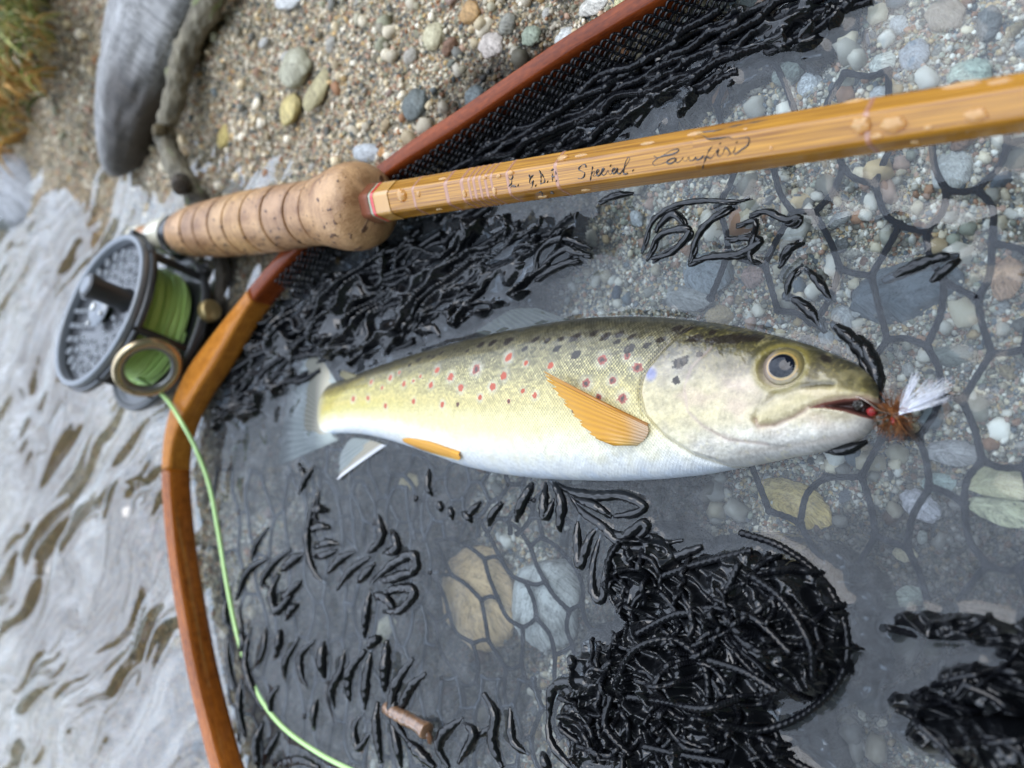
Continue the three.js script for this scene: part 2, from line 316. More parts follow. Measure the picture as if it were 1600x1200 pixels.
// ---------------------------------------------------------------- landing net: hoop of laminated wood
const landing = thing('landing_net', 'wooden teardrop landing net with black mesh bag lying in the shallow water', 'landing net', at(280, 640, 0));
const inNet = (g) => moved(g, landing.position);
const RIM_Y = 0.0035;
const rimPx = [[1080, -30], [980, 32], [900, 80], [820, 133], [740, 187], [660, 238], [600, 282], [540, 330], [480, 384], [430, 437], [385, 492], [345, 545], [312, 592], [290, 640], [278, 690], [275, 740], [279, 810], [288, 885], [300, 960], [317, 1050], [335, 1125], [357, 1205], [380, 1270]];
const rimPts = rimPx.map(([x, y]) => at(x, y, RIM_Y + 0.003));
const rimOff = [[-90, 146], [-40, 176], [30, 192], [110, 190], [190, 150], [240, 80], [255, 10], [235, -60], [180, -104], [120, -110]].map(([x, z]) => V(x * MM, RIM_Y + 0.003, z * MM));
const hoop = new THREE.CatmullRomCurve3([...rimPts, ...rimOff], true, 'centripetal');
hoop.arcLengthDivisions = 2000;
const hoopPts = hoop.getSpacedPoints(700);
const netPoly = hoopPts.map((p) => [p.x, p.z]);
const inside = (x, z) => poly(netPoly, x, z);
const woodTex = (c1, c2, k) => tex(512, 256, (u, v) => { const g = tn(u * 1, v, 2.5, 3, k) * 0.6 + 0.6 * tn((u * 2) % 1, v, 22, 2, k + 3), f = 0.48 + 0.6 * g + 0.45 * Math.max(0, tn(u, (v * 3) % 1, 9, 3, k + 8)) ; return c1.map((c, i) => lerp(c, c2[i], clamp(f))); });
const woodDark = mat([1, 1, 1], 0.5, { map: woodTex([.06, .009, .002], [.26, .055, .01], 1), clearcoat: 0.35, clearcoatRoughness: 0.1, specularIntensity: 0.12 });
const woodRed = mat([1, 1, 1], 0.5, { map: woodTex([.11, .023, .002], [.45, .135, .016], 4), clearcoat: 0.6, clearcoatRoughness: 0.05, specularIntensity: 0.12 });
const woodHoney = mat([1, 1, 1], 0.5, { map: woodTex([.18, .05, .005], [.52, .205, .03], 7), clearcoat: 0.4, clearcoatRoughness: 0.08, specularIntensity: 0.12 });
function rimPiece(name, i0, i1, m, wf) {
  const b = new GB(), n = i1 - i0, M = hoopPts.length - 1;
  const P = (i) => hoopPts[(i + M) % M];
  let L = 0;
  b.grid(n, 24, (u, v) => {
    const i = Math.round(i0 + u * n), p = P(i), t = P(i + 1).clone().sub(P(i - 1)).normalize(), s = V(t.z, 0, -t.x); // s points into the net
    const a = v * Math.PI * 2, e = 0.45, f = (c) => Math.sign(c) * Math.abs(c) ** e, [w, h, dx] = wf(i);
    if (v === 0 && i > i0) L += P(i).distanceTo(P(i - 1));
    return [p.clone().addScaledVector(s, f(Math.cos(a)) * w + dx).add(V(0, f(Math.sin(a)) * h, 0)), L / 0.12, v * 1.5];
  }, false, true);
  // end caps
  for (const e of [0, n]) { const c = b.n, base = e * 25, cp = P(i0 + e); b.p.push(cp.x, cp.y, cp.z); b.u.push(0, 0); for (let j = 0; j < 24; j++) b.i.push(c, base + j + (e ? 0 : 1), base + j + (e ? 1 : 0)); }
  return mesh(name, inNet(b.geo()), m, landing);
}
const nearest = (px, py) => { const q = at(px, py, RIM_Y + 0.003); let bi = 0, bd = 9; hoopPts.forEach((p, i) => { const d = p.distanceTo(q); if (d < bd) { bd = d; bi = i; } }); return bi; };
const iA = nearest(408, 463), iB = nearest(276, 735), iEnd = nearest(395, 1310);
const wBase = (i) => { const d = Math.abs(i - (iA + iB) / 2) / ((iB - iA) / 2); const g = Math.max(0, 1 - d * d) ** 2; return [0.0028 + 0.0027 * g, 0.0044, 0.0014 * g]; };
rimPiece('rim', iA - nearest(1080, -30) > 0 ? 0 : 0, iA, woodDark, wBase).userData.label = 'dark mahogany upper branch of the hoop';
rimPiece('rim', iB, hoopPts.length - 1, woodRed, wBase).userData.label = 'red-brown lower branch of the hoop';
rimPiece('throat', iA, iB, woodHoney, wBase).userData.label = 'honey-coloured throat where the hoop branches meet';

// ---------------------------------------------------------------- netting
const ropeBump = tex(64, 64, (u, v) => 0.5 + 0.5 * Math.cos(2 * Math.PI * (u * 3 + v * 2)), { gray: true });
const cordMat = mat([0.004, 0.0044, 0.006], 0.42, { specularIntensity: 0.1, clearcoat: 0.6, clearcoatRoughness: 0.04, bumpMap: ropeBump, bumpScale: 0.00012 });
const sunkMat = mat([0.006, 0.0066, 0.009], 0.7, { specularIntensity: 0.05 });
const wetMat = mat([0.0035, 0.004, 0.005], 0.5, { specularIntensity: 0.1, clearcoat: 1, clearcoatRoughness: 0.025 });
const wetY = (x, z, y) => { if (y > 0 && y < 0.0016) splats.push([x, z, clamp(y * 0.7, 0.0001, 0.0009)]); };
function folds(px, ax, y0, amp, o = {}) { // heavy wet folds of mesh, awash: survey outline, direction of the folds
  const P = px.map(([x, y]) => { const q = at(x, y, 0); return [q.x, q.z]; }), a = at(...ax[0], 0), d = at(...ax[1], 0).sub(a).setY(0).normalize(), loop = [...P, P[0]], g = new GB(), st = o.st ?? 0.00042;
  const x0 = Math.min(...P.map((q) => q[0])), x1 = Math.max(...P.map((q) => q[0])), z0 = Math.min(...P.map((q) => q[1])), z1 = Math.max(...P.map((q) => q[1])), nx = Math.ceil((x1 - x0) / st), nz = Math.ceil((z1 - z0) / st), k = o.k ?? 1;
  const Hs = [], id = new Int32Array((nx + 1) * (nz + 1)).fill(-1);
  for (let i = 0; i <= nx; i++) for (let j = 0; j <= nz; j++) {
    const x = x0 + i * st, z = z0 + j * st, e = poly(P, x, z) ? toLine(loop, x, z).d : -toLine(loop, x, z).d, al = x * d.x + z * d.z, ac = -x * d.z + z * d.x, w = 0.004 * N2(al * 40 * k, ac * 60 * k);
    const r1 = 1 - Math.abs(N2(al * 42 * k, (ac + w) * 190 * k + 5)), r2 = 1 - Math.abs(N2(al * 110 * k + 9, (ac + w) * 420 * k)), r3 = N2(al * 30 * k + 3, ac * 40 * k);
    let y = y0 + amp * (1.9 * (r1 - 0.62) + 0.45 * (r2 - 0.6) + 0.9 * r3);
    y = lerp(y0 - 0.006, y, sstep(-0.001, 0.006, e + 0.004 * N2(x * 130, z * 130)));
    Hs.push(y);
    if (i % 2 === 0 && j % 2 === 0) wetY(x, z, y);
  }
  const vid = (i, j) => { const q = i * (nz + 1) + j; if (id[q] < 0) { const x = x0 + i * st, z = z0 + j * st; id[q] = g.n; g.p.push(x, Hs[q], z); g.u.push(x / 0.004, z / 0.004); } return id[q]; };
  for (let i = 0; i < nx; i++) for (let j = 0; j < nz; j++) { const q = i * (nz + 1) + j; if (Math.max(Hs[q], Hs[q + 1], Hs[q + nz + 1]) < y0 - 0.0045) continue; const A = vid(i, j), B = vid(i, j + 1), C = vid(i + 1, j), E = vid(i + 1, j + 1); g.i.push(A, B, C, C, B, E); }
  const m = mesh('net_fold', inNet(g.geo()), wetMat, landing); m.userData.label = o.label;
}
const splats = []; // where cords, fish and fly lift or part the water skin: [x, z, rise]
const wetPts = (pts, r) => { for (const p of pts) if (p.y + r > -0.0008 && p.y - r < 0.0022) splats.push([p.x, p.z, clamp(p.y + r * 0.5 + 0.0002, 0.0003, 0.0016)]); };
const knotGeo = (() => { let g = new THREE.IcosahedronGeometry(1, 1); g.deleteAttribute('uv'); g.deleteAttribute('normal'); g = mergeVertices(g, 1e-4); const P = g.attributes.position; for (let i = 0; i < P.count; i++) { const s = 0.8 + 0.4 * rnd(); P.setXYZ(i, P.getX(i) * s, P.getY(i) * s, P.getZ(i) * s); } return g; })();
function netPatch(cell, rows, cols, f, r, gb, skip) { // hexagonal mesh: f(u, v) -> point
  const nodes = new Map();
  const P = (i, j) => { const k = i + ',' + j; if (!nodes.has(k)) { const u = (i + ((i + j) % 2 ? -0.19 : 0.19) + 0.2 * (rnd() - 0.5)) / cols, v = (j + 0.22 * (rnd() - 0.5)) / rows; nodes.set(k, f(u, v)); } return nodes.get(k); };
  const link = (a, b) => { if (!a || !b) return; const m = a.clone().lerp(b, 0.5), L = a.distanceTo(b); if (skip && skip(m)) return; const o = V(rnd() - 0.5, 0.5 * (rnd() - 0.5), rnd() - 0.5).multiplyScalar(L * 0.28); m.add(o); const pts = smooth([a, m, b], Math.max(0.0006, L / 12)); gb.tube(pts, (t) => r * (1 + 0.2 * Math.exp(-t * 6) + 0.2 * Math.exp((t - 1) * 6)), 7, { lobes: 2, amp: 0.12, twist: 1500, uk: 500 }); wetPts(pts, r); };
  for (let i = 0; i < cols; i++) for (let j = 0; j < rows; j++) {
    if (i % 2 === 0) { if (j % 2 === 0) link(P(i, j), P(i + 1, j)); } else if (j % 2 === 1) link(P(i, j), P(i + 1, j));
    link(P(i, j), P(i, j + 1));
    const k = P(i, j); if (!(skip && skip(k))) gb.add(knotGeo, new THREE.Matrix4().compose(k, new THREE.Quaternion().setFromEuler(new THREE.Euler(rnd() * 3, rnd() * 3, 0)), V(r * 1.5, r * 1.25, r * 1.4)));
  }
}
const quad = (c, u, v) => [0, 1].map((k) => lerp(lerp(c[0][k], c[1][k], u), lerp(c[3][k], c[2][k], u), v)); // corners TL TR BR BL
const netting = (gb, label, m = cordMat) => { const o = mesh('netting', inNet(gb.geo()), m, landing, { kind: 'stuff' }); if (label) o.userData.label = label; return o; };
{ // open mesh lying on the stones, right of the fish
  const g = new GB();
  const c = [[1150, 90], [1720, 160], [1690, 990], [1090, 850]];
  netPatch(0, 10, 7, (u, v) => { const [x, y] = quad(c, u, v); const p = onH(x, y, bed); p.y = lerp(bed(p.x, p.z) + 0.0028, -0.0012, clamp(0.42 + 0.7 * N2(p.x * 26, p.z * 26))); return at(x + 14 * (rnd() - 0.5), y + 12 * (rnd() - 0.5), p.y); }, 0.00066, g, (m) => { const [x, y] = proj(m); return x < 1330 && y > 500 && y < 720 || x < 1180 && y > 480; });
  netting(g, 'open mesh spread over the pebbles right of the fish', sunkMat);
}
{ // mesh under water over the orange stone
  const g = new GB();
  const c = [[610, 880], [890, 760], [1020, 1030], [720, 1130]];
  netPatch(0, 5, 8, (u, v) => { const [x, y] = quad(c, u + 0.08 * Math.sin(v * 3), v); const p = onH(x, y, bed); return at(x, y, Math.max(p.y + 0.004, -0.010) + 0.001 * N2(x * 0.02, y * 0.02)); }, 0.00055, g);
  netting(g, 'mesh stretched over the orange stone under water', sunkMat);
}
{ // sunken mesh below the lower left pool and under the fish
  const g = new GB();
  for (const [c, r, k] of [[[[335, 730], [690, 770], [690, 1250], [385, 1250]], 8, 13], [[[440, 690], [900, 740], [840, 830], [500, 860]], 4, 14], [[[690, 1060], [900, 1060], [900, 1250], [690, 1250]], 4, 7]])
    netPatch(0, r, k, (u, v) => { const [x, y] = quad(c, u, v); return at(x + 8 * (rnd() - 0.5), y, -0.0021 + 0.0022 * N2(x * 0.021, y * 0.012) + 0.0008 * N2(x * 0.07, y * 0.05)); }, 0.00062, g);
  netting(g, 'strands of mesh dipping in and out of the water below the fish and at lower left');
}
function bunch(c, rows, cols, r, y0, dy, label, skip) { // collapsed, folded mesh, cells drawn out along u
  const g = new GB();
  netPatch(0, rows, cols, (u, v) => { const [x, y] = quad(c, clamp(u, -0.05, 1.05), v); const h = y0(u, v) + dy * (fbm(u * 5 + v * 3, v * 11, 3) * 1.5 + 0.4 * (rnd() - 0.5)); return at(x + 10 * (rnd() - 0.5), y + 6 * (rnd() - 0.5), h); }, r, g, skip);
  return netting(g, label);
}
// upper wall of the bag: folds between the hoop and the rod
bunch([[590, 330], [1130, 10], [1440, -40], [760, 330]], 14, 7, 0.00098, (u, v) => lerp(0.004, -0.0005, v), 0.0022, 'wet folds of mesh between the hoop and the rod', (m) => proj(m)[0] > 1300 && proj(m)[1] > 60);
bunch([[600, 320], [1120, 12], [1330, 10], [800, 290]], 11, 9, 0.0009, (u, v) => lerp(0.002, -0.001, v), 0.002, 'wet folds of mesh between the hoop and the rod');
// folds below the rod, behind the fish
bunch([[330, 590], [640, 360], [930, 330], [500, 585]], 14, 6, 0.0009, (u, v) => lerp(0.0015, -0.0012, v), 0.0016, 'dark folds of mesh between the cork grip and the fish back', null);
bunch([[420, 560], [600, 400], [900, 350], [640, 540]], 10, 7, 0.0009, (u, v) => -0.0004, 0.0014, 'dark folds of mesh between the cork grip and the fish back', (m) => { const [x, y] = proj(m); return x > 740 && y > 430; });
folds([[590, 330], [700, 235], [850, 130], [1090, 5], [1330, -40], [1350, 60], [1180, 120], [1060, 190], [800, 290]], [[640, 300], [1090, 20]], 0.0008, 0.0023, { label: 'dark wet folds of the bag between the hoop and the rod' });
folds([[325, 690], [335, 610], [385, 520], [450, 445], [560, 390], [640, 350], [790, 330], [925, 335], [915, 390], [860, 440], [800, 500], [640, 555], [560, 590], [480, 560], [455, 600], [400, 660]], [[380, 600], [640, 360]], 0.0016, 0.0025, { label: 'dark wet folds of the bag between the cork grip and the fish' });
{ // knitted edge that laces the bag to the hoop
  const g = new GB(), M = hoopPts.length - 1, i0 = 0, i1 = nearest(440, 428);
  for (let row = 0; row < 9; row++) {
    const pts = []; let L = 0;
    for (let i = i0 - 6; i <= i1; i++) for (let k = 0; k < 8; k++) {
      const a = hoopPts[(i + M) % M], b = hoopPts[(i + 1 + M) % M], p = a.clone().lerp(b, k / 8), t = b.clone().sub(a).normalize(), s = V(t.z, 0, -t.x);
      L += a.distanceTo(b) / 8; const ph = L / 0.0015 * Math.PI + row * Math.PI * 0.5, fade = 1;
      pts.push(p.addScaledVector(s, 0.0040 + row * 0.00052 + 0.00036 * Math.sin(ph)).add(V(0, 0.0026 - row * 0.0008 + 0.0005 * Math.cos(ph * 1.0) + 0.0004 * N2(L * 90, row), 0)));
    }
    g.tube(pts, 0.00033, 6, { uk: 500 });
  }
  const o = mesh('knitted_edge', inNet(g.geo()), cordMat, landing, { kind: 'stuff' }); o.userData.label = 'knitted black edge lacing the bag to the hoop';
}
// single cords and loops that break the water skin; survey units, crop origin and scale given
function cords(list, sx, sy, k, o = {}) {
  for (const str of list) {
    const pts2 = str.split(' ').map((q) => q.split(',').map(Number)), thick = (o.r ?? 0.00096) * (0.85 + 0.35 * rnd());
    const n = pts2.length, P = pts2.map(([x, y], i) => { const e = Math.sin(Math.PI * (i + 0.25) / (n - 0.5)); return at(sx + x / k, sy + y / k, lerp(-0.0013, 0.0008, Math.sqrt(Math.max(0, e))) + (o.lift ?? 0)); });
    const pts = smooth(P, 0.00045), g = new GB();
    g.tube(pts, (t, s) => thick * (0.45 + 0.95 * Math.sin(Math.PI * clamp(t, 0.04, 0.96)) ** 0.7 + 0.2 * N2(s * 260, thick * 1e5)), 12, { lobes: 2, amp: 0.05, twist: 1300, uk: 500 });
    // a second strand alongside, knotted over the first
    const off = pts.map((p, i) => p.clone().add(V(thick * 1.2 * Math.sin(i * 0.24), thick * 0.5 * Math.cos(i * 0.24) - thick * 0.2, thick * 1.2 * Math.cos(i * 0.21))));
    if (o.double) g.tube(off, thick * 0.75, 8, { lobes: 2, amp: 0.16, twist: 1300, uk: 500 });
    wetPts(pts, thick);
    mesh('cord', inNet(g.geo()), wetMat, landing);
  }
}
cords(['400,110 370,190 350,300 365,400 400,460 430,480', '370,190 400,188 430,195', '365,270 400,255 440,262', '380,340 430,320 480,325', '380,375 430,365 470,350', '430,440 480,385 540,355', '470,500 520,430 600,375', '550,475 590,430 620,400',
  '630,210 640,300 590,360', '685,270 700,340 650,360', '600,480 690,400 770,370 775,420 640,470', '620,540 700,500 770,510 720,580 650,590', '600,500 580,600 575,690', '640,470 700,455 770,430', '610,520 660,540 700,590',
  '200,260 150,330 135,390', '200,380 120,430 75,540', '290,345 220,400 175,480 200,495', '345,360 300,385 250,430', '240,440 210,520 230,585 320,480', '330,470 290,505 250,540', '320,560 290,580 270,620',
  '190,650 180,740 150,810', '250,660 240,700 232,770', '320,690 265,790 270,860', '385,700 325,760 330,840 355,885', '420,705 405,780 420,850', '500,735 480,820 445,900 460,970', '580,740 515,830 520,940', '600,750 580,860 580,970', '665,700 655,800 655,900', '640,690 610,705 590,730',
  '770,770 700,870 680,950 700,1050', '820,830 760,880 700,1010', '390,930 375,1000 385,1050', '570,985 535,1040 550,1120 600,1060', '630,940 620,1020 640,1180', '680,1000 700,1100 720,1200', '740,1090 790,1140 850,1200', '240,880 205,930 215,1000', '700,900 690,1000 740,1090',
  '40,680 45,800 70,890', '95,850 85,980 110,1080', '130,650 110,780 130,870 180,975', '180,1020 150,1100 160,1200', '240,1060 200,1130 180,1190', '220,1190 330,1170 400,1200', '80,660 100,700 90,780', '320,10 340,70 320,130', '380,20 350,60 330,110', '40,540 30,600 50,660'], 340, 720, 2.5);
cords(['75,80 70,150 90,180', '110,210 118,220 125,235', '150,220 158,245 165,270', '200,240 220,260 235,280', '275,200 245,225 215,260', '350,205 310,250 300,290', '465,130 420,210 400,275', '515,130 505,200 510,260 545,190', '540,120 570,200 565,300 580,320', '530,120 600,160 700,180 800,180 880,220 860,240 740,260',
  '600,170 650,240 720,290 780,350 850,380 950,360 1030,345', '640,250 630,340 640,440 680,330 720,290', '720,320 690,440 690,540 720,570 740,440 760,370', '730,290 800,330 880,280 890,300 830,350', '850,400 950,420 1100,370', '760,400 790,470 760,560', '620,190 700,220 760,260',
  '205,1010 120,1080 110,1130 150,1200', '205,1030 240,1070 185,1180', '280,920 320,1000 310,1100 350,1200', '320,1040 290,1060 260,1080', '380,970 390,1100 450,1150', '600,780 608,800 615,830', '520,1050 540,900 600,880 670,890 690,1100', '520,1000 530,1100 640,1230', '500,1140 510,1180 530,1220'], 640, 700, 2.4, { r: 0.00085 });
cords(['880,370 920,260 1000,200 1100,180 1250,180 1300,170', '900,395 950,310 1060,290 1000,370 910,400', '1060,410 1100,300 1200,210 1230,200', '1060,410 1150,390 1250,380 1330,330 1200,320', '1290,230 1350,220 1430,250 1480,240 1450,270 1410,260', '1240,270 1310,260 1290,400 1330,410', '1400,420 1440,360 1500,340', '1490,420 1440,480 1430,560', '1500,430 1560,500 1600,560',
  '470,470 490,370 570,320 690,360', '500,420 600,360 680,390', '480,470 560,430 640,400', '560,330 620,370 690,385', '1060,300 1000,230 930,290', '1420,20 1440,30 1430,50', '720,180 780,160 850,150'], 640, 240, 2.424, { double: 1, r: 0.0006 });
cords(['1380,440 1460,405 1500,400', '1340,520 1365,570 1378,640', '1300,505 1340,540 1362,590', '1225,460 1260,480 1290,520'], 0, 0, 1, { lift: -0.0008 });
cords(['1455,440 1480,420 1500,405', '1290,705 1330,700 1355,690', '1340,548 1360,590 1376,640'], 0, 0, 1, { r: 0.0008 });
// heaps of bunched, wet net: ropes wound over a lumpy mass
function heap(lobes, n, seed, label, o = {}) {
  const q = mulberry(seed), L = lobes.map(([x, y, rx, ry, h, rot = 0]) => { const p = at(x, y, h * MM * 0.5); return { p, rx: at(x + rx, y, p.y).distanceTo(p), rz: at(x, y + ry, p.y).distanceTo(p), h: h * MM }; });
  const H = (x, z) => {
    let y = -0.03; for (const l of L) { const d = ((x - l.p.x) / l.rx) ** 2 + ((z - l.p.z) / l.rz) ** 2; if (d < 1.6) y = Math.max(y, d < 1 ? l.h * Math.sqrt(1 - d) - 0.001 : -0.001 - 0.02 * (Math.sqrt(d) - 1)); }
    const al = (x * 0.8 + z * 0.6), ac = (z * 0.8 - x * 0.6), w = 0.004 * N2(x * 60, z * 60), r1 = 1 - Math.abs(N2(al * 50 + 3, (ac + w) * 105)), r2 = 1 - Math.abs(N2(x * 240 + w * 300, z * 240)), r3 = 1 - Math.abs(N2((ac - w) * 140 + 7, al * 70));
    return y + 0.0040 * (r1 - 0.6) + 0.0006 * (r2 - 0.6) + 0.0026 * (r3 - 0.6);
  };
  const g = new GB();
  let x0 = 9, x1 = -9, z0 = 9, z1 = -9; for (const l of L) { x0 = Math.min(x0, l.p.x - l.rx * 1.25); x1 = Math.max(x1, l.p.x + l.rx * 1.25); z0 = Math.min(z0, l.p.z - l.rz * 1.25); z1 = Math.max(z1, l.p.z + l.rz * 1.25); }
  { const base = new GB(); base.grid(260, 260, (u, v) => { const x = lerp(x0, x1, u), z = lerp(z0, z1, v), y = H(x, z); wetY(x, z, y); return [V(x, y, z), x / 0.004, z / 0.004]; }, false, true); const m = mesh('net_fold', inNet(base.geo()), wetMat, landing); m.userData.label = label; }
  for (let k = 0; k < n; k++) {
    const l = L[Math.floor(q() * L.length)], a = q() * 6.283, rr = Math.sqrt(q()) * 0.95; let x = l.p.x + Math.cos(a) * rr * l.rx, z = l.p.z + Math.sin(a) * rr * l.rz, dir = (o.dir ?? q() * 6.283) + (o.dir !== undefined ? (q() - 0.5) * 1.2 : 0), bend = (q() - 0.5) * 420, pts = [];
    const len = (0.008 + 0.022 * q()), lift = 0.0002 + 0.001 * q();
    for (let s = 0; s < len; s += 0.0006) { const y = H(x, z); if (y < -0.002) break; pts.push(V(x, y + lift * (0.4 + 0.6 * Math.sin(s / len * Math.PI)), z)); x += Math.cos(dir) * 0.0006; z += Math.sin(dir) * 0.0006; dir += bend * 0.0006 + (q() - 0.5) * 0.12; }
    if (pts.length < 5) continue;
    const r = (o.r ?? 0.00055) * (0.8 + 0.5 * q());
    g.tube(pts, r, 8, { lobes: 3, amp: 0.15, twist: 1700, uk: 500 }); wetPts(pts, r);
  }
  
  const m = mesh('netting', inNet(g.geo()), cordMat, landing, { kind: 'stuff' }); m.userData.label = label;
  return H;
}
const heapH = heap([[1150, 960, 165, 105, 8], [1190, 1010, 140, 90, 9], [1060, 1080, 150, 130, 7], [1000, 905, 62, 75, 4.5], [980, 1180, 110, 80, 6], [1110, 1180, 130, 70, 6], [930, 1110, 60, 110, 4]], 64, 31, 'big mound of bunched wet net at lower right');
heap([[1470, 978, 105, 24, 3.6], [1600, 1004, 95, 34, 5], [1570, 1078, 130, 40, 7], [1450, 1104, 78, 24, 4], [1620, 1180, 250, 55, 10]], 24, 32, 'dark folds of net nearest the camera at the bottom right corner', { dir: -0.2 });
// long ropes that can be followed over the big mound
for (const str of ['1180,832 1240,855 1290,905 1325,980 1320,1050 1270,1110 1190,1140 1130,1130', '985,1088 1040,1095 1110,1106 1160,1090', '965,1070 1000,1012 1060,1000 1105,1040 1112,1090', '1010,1165 1080,1180 1140,1190', '1070,960 1110,950 1180,965 1240,1020', '1000,990 1060,960 1120,950 1160,880', '1180,900 1230,940 1270,1010 1275,1060', '1040,900 1100,880 1180,860', '960,1085 950,1130 990,1180', '1215,1140 1235,1180 1300,1200', '1110,1030 1170,1050 1220,1080']) {
  const P = str.split(' ').map((s) => s.split(',').map(Number)).map(([x, y]) => { const p = onH(x, y, heapH); p.y = Math.max(p.y, -0.0005) + 0.0012; return p; });
  const g = new GB(), pts = smooth(P, 0.00045); g.tube(pts, 0.00075, 10, { lobes: 3, amp: 0.16, twist: 1500, uk: 500 }); wetPts(pts, 0.00075);
  mesh('cord', inNet(g.geo()), cordMat, landing);
}
// ---------------------------------------------------------------- the trout, lying on its side, half out of the water
const wN = at(1376, 622, 0), wT = at(502, 643, -0.002), fishA = V(wT.x - wN.x, 0, wT.z - wN.z), LEN = fishA.length(); fishA.normalize();
const fishC = V(-fishA.z, 0, fishA.x).multiplyScalar(-1); if (fishC.z < 0) fishC.multiplyScalar(-1);
const toAC = (p) => { const d = p.clone().sub(wN); return [d.dot(fishA), d.dot(fishC)]; };
const fromAC = (a, c, y) => V(wN.x + fishA.x * a + fishC.x * c, y, wN.z + fishA.z * a + fishC.z * c);
const curve1 = (pts) => { // monotone cubic through sorted [x, y]
  const p = pts.slice().sort((a, b) => a[0] - b[0]), n = p.length, s = [], m = [];
  for (let i = 0; i < n - 1; i++) s.push((p[i + 1][1] - p[i][1]) / (p[i + 1][0] - p[i][0]));
  for (let i = 0; i < n; i++) m.push(i === 0 ? s[0] : i === n - 1 ? s[n - 2] : s[i - 1] * s[i] <= 0 ? 0 : 2 * s[i - 1] * s[i] / (s[i - 1] + s[i]));
  return (x) => {
    if (x <= p[0][0]) return p[0][1]; if (x >= p[n - 1][0]) return p[n - 1][1];
    let i = 0; while (x > p[i + 1][0]) i++;
    const h = p[i + 1][0] - p[i][0], t = (x - p[i][0]) / h, t2 = t * t, t3 = t2 * t;
    return p[i][1] * (2 * t3 - 3 * t2 + 1) + p[i + 1][1] * (3 * t2 - 2 * t3) + h * (m[i] * (t3 - 2 * t2 + t) + m[i + 1] * (t3 - t2));
  };
};
const lineAC = (l, h = 0) => l.map(([x, y]) => toAC(at(x, y, h)));
const dorsal = curve1([[0, toAC(at(1376, 618, 0))[1]], ...lineAC([[1374, 604], [1366, 590], [1345, 573], [1310, 556], [1270, 541], [1220, 527], [1160, 513], [1100, 504], [1040, 498], [980, 497], [920, 500], [860, 508], [800, 519], [740, 532], [680, 547], [620, 565], [575, 580], [540, 592], [515, 598], [500, 600]])]);
const ventral = curve1([[0, toAC(at(1376, 630, 0))[1]], ...lineAC([[1374, 652], [1366, 668], [1350, 684], [1320, 697], [1290, 706], [1230, 718], [1160, 732], [1090, 744], [1020, 750], [950, 752], [880, 750], [810, 744], [740, 731], [690, 714], [640, 697], [600, 685], [560, 678], [530, 677], [500, 682]])]);
const thick = curve1([[0, 0.9], [0.004, 0.78], [0.02, 0.66], [0.05, 0.62], [0.09, 0.62], [0.13, 0.55], [LEN - 0.012, 0.44], [LEN - 0.004, 0.3], [LEN + 0.002, 0.08]]);
const fishY = curve1([[0, 0.0006], [0.03, 0.0012], [0.08, 0.001], [0.12, 0.0006], [0.15, 0.0001], [LEN, -0.0014]]);
const A1 = LEN + 0.002;
function fishBase(a, c) { const d = dorsal(a), v = ventral(a), hd = (v - d) / 2, q = clamp((c - (d + v) / 2) / hd, -1, 1); return { q, y: fishY(a) + hd * thick(a) * (1 - Math.abs(q) ** 2.25) ** 0.47, hd }; }
const onFish = (px, py) => { let y = 0.004; for (let i = 0; i < 9; i++) { const [a, c] = toAC(at(px, py, y)); y = lerp(y, fishBase(a, c).y, 0.7); } return toAC(at(px, py, y)); };
const FL = (l) => l.map(([x, y]) => onFish(x, y));
const L_oper = FL([[1075, 515], [1060, 527], [1027, 560], [1009, 585], [1003, 614], [1010, 647], [1040, 680], [1085, 708], [1143, 727], [1190, 728]]);
const L_pre = FL([[1112, 545], [1082, 574], [1070, 607], [1076, 643], [1100, 666], [1139, 687], [1200, 694]]);
const L_maxTop = FL([[1300, 600], [1288, 600], [1248, 604], [1213, 617], [1190, 636], [1181, 655]]);
const L_mouth = FL([[1376, 632], [1355, 621], [1317, 622], [1288, 628], [1263, 637], [1241, 651], [1212, 664], [1186, 666], [1180, 655]]);
const L_lip = FL([[1363, 655], [1342, 650], [1320, 643], [1290, 639], [1265, 637]]);
const L_jaw = FL([[1340, 680], [1280, 690], [1220, 699], [1160, 708]]);
const L_lat = FL([[1010, 575], [900, 582], [800, 595], [700, 606], [600, 622], [520, 640]]);
const eyeAC = onFish(1221, 574), EYER = 0.0043;
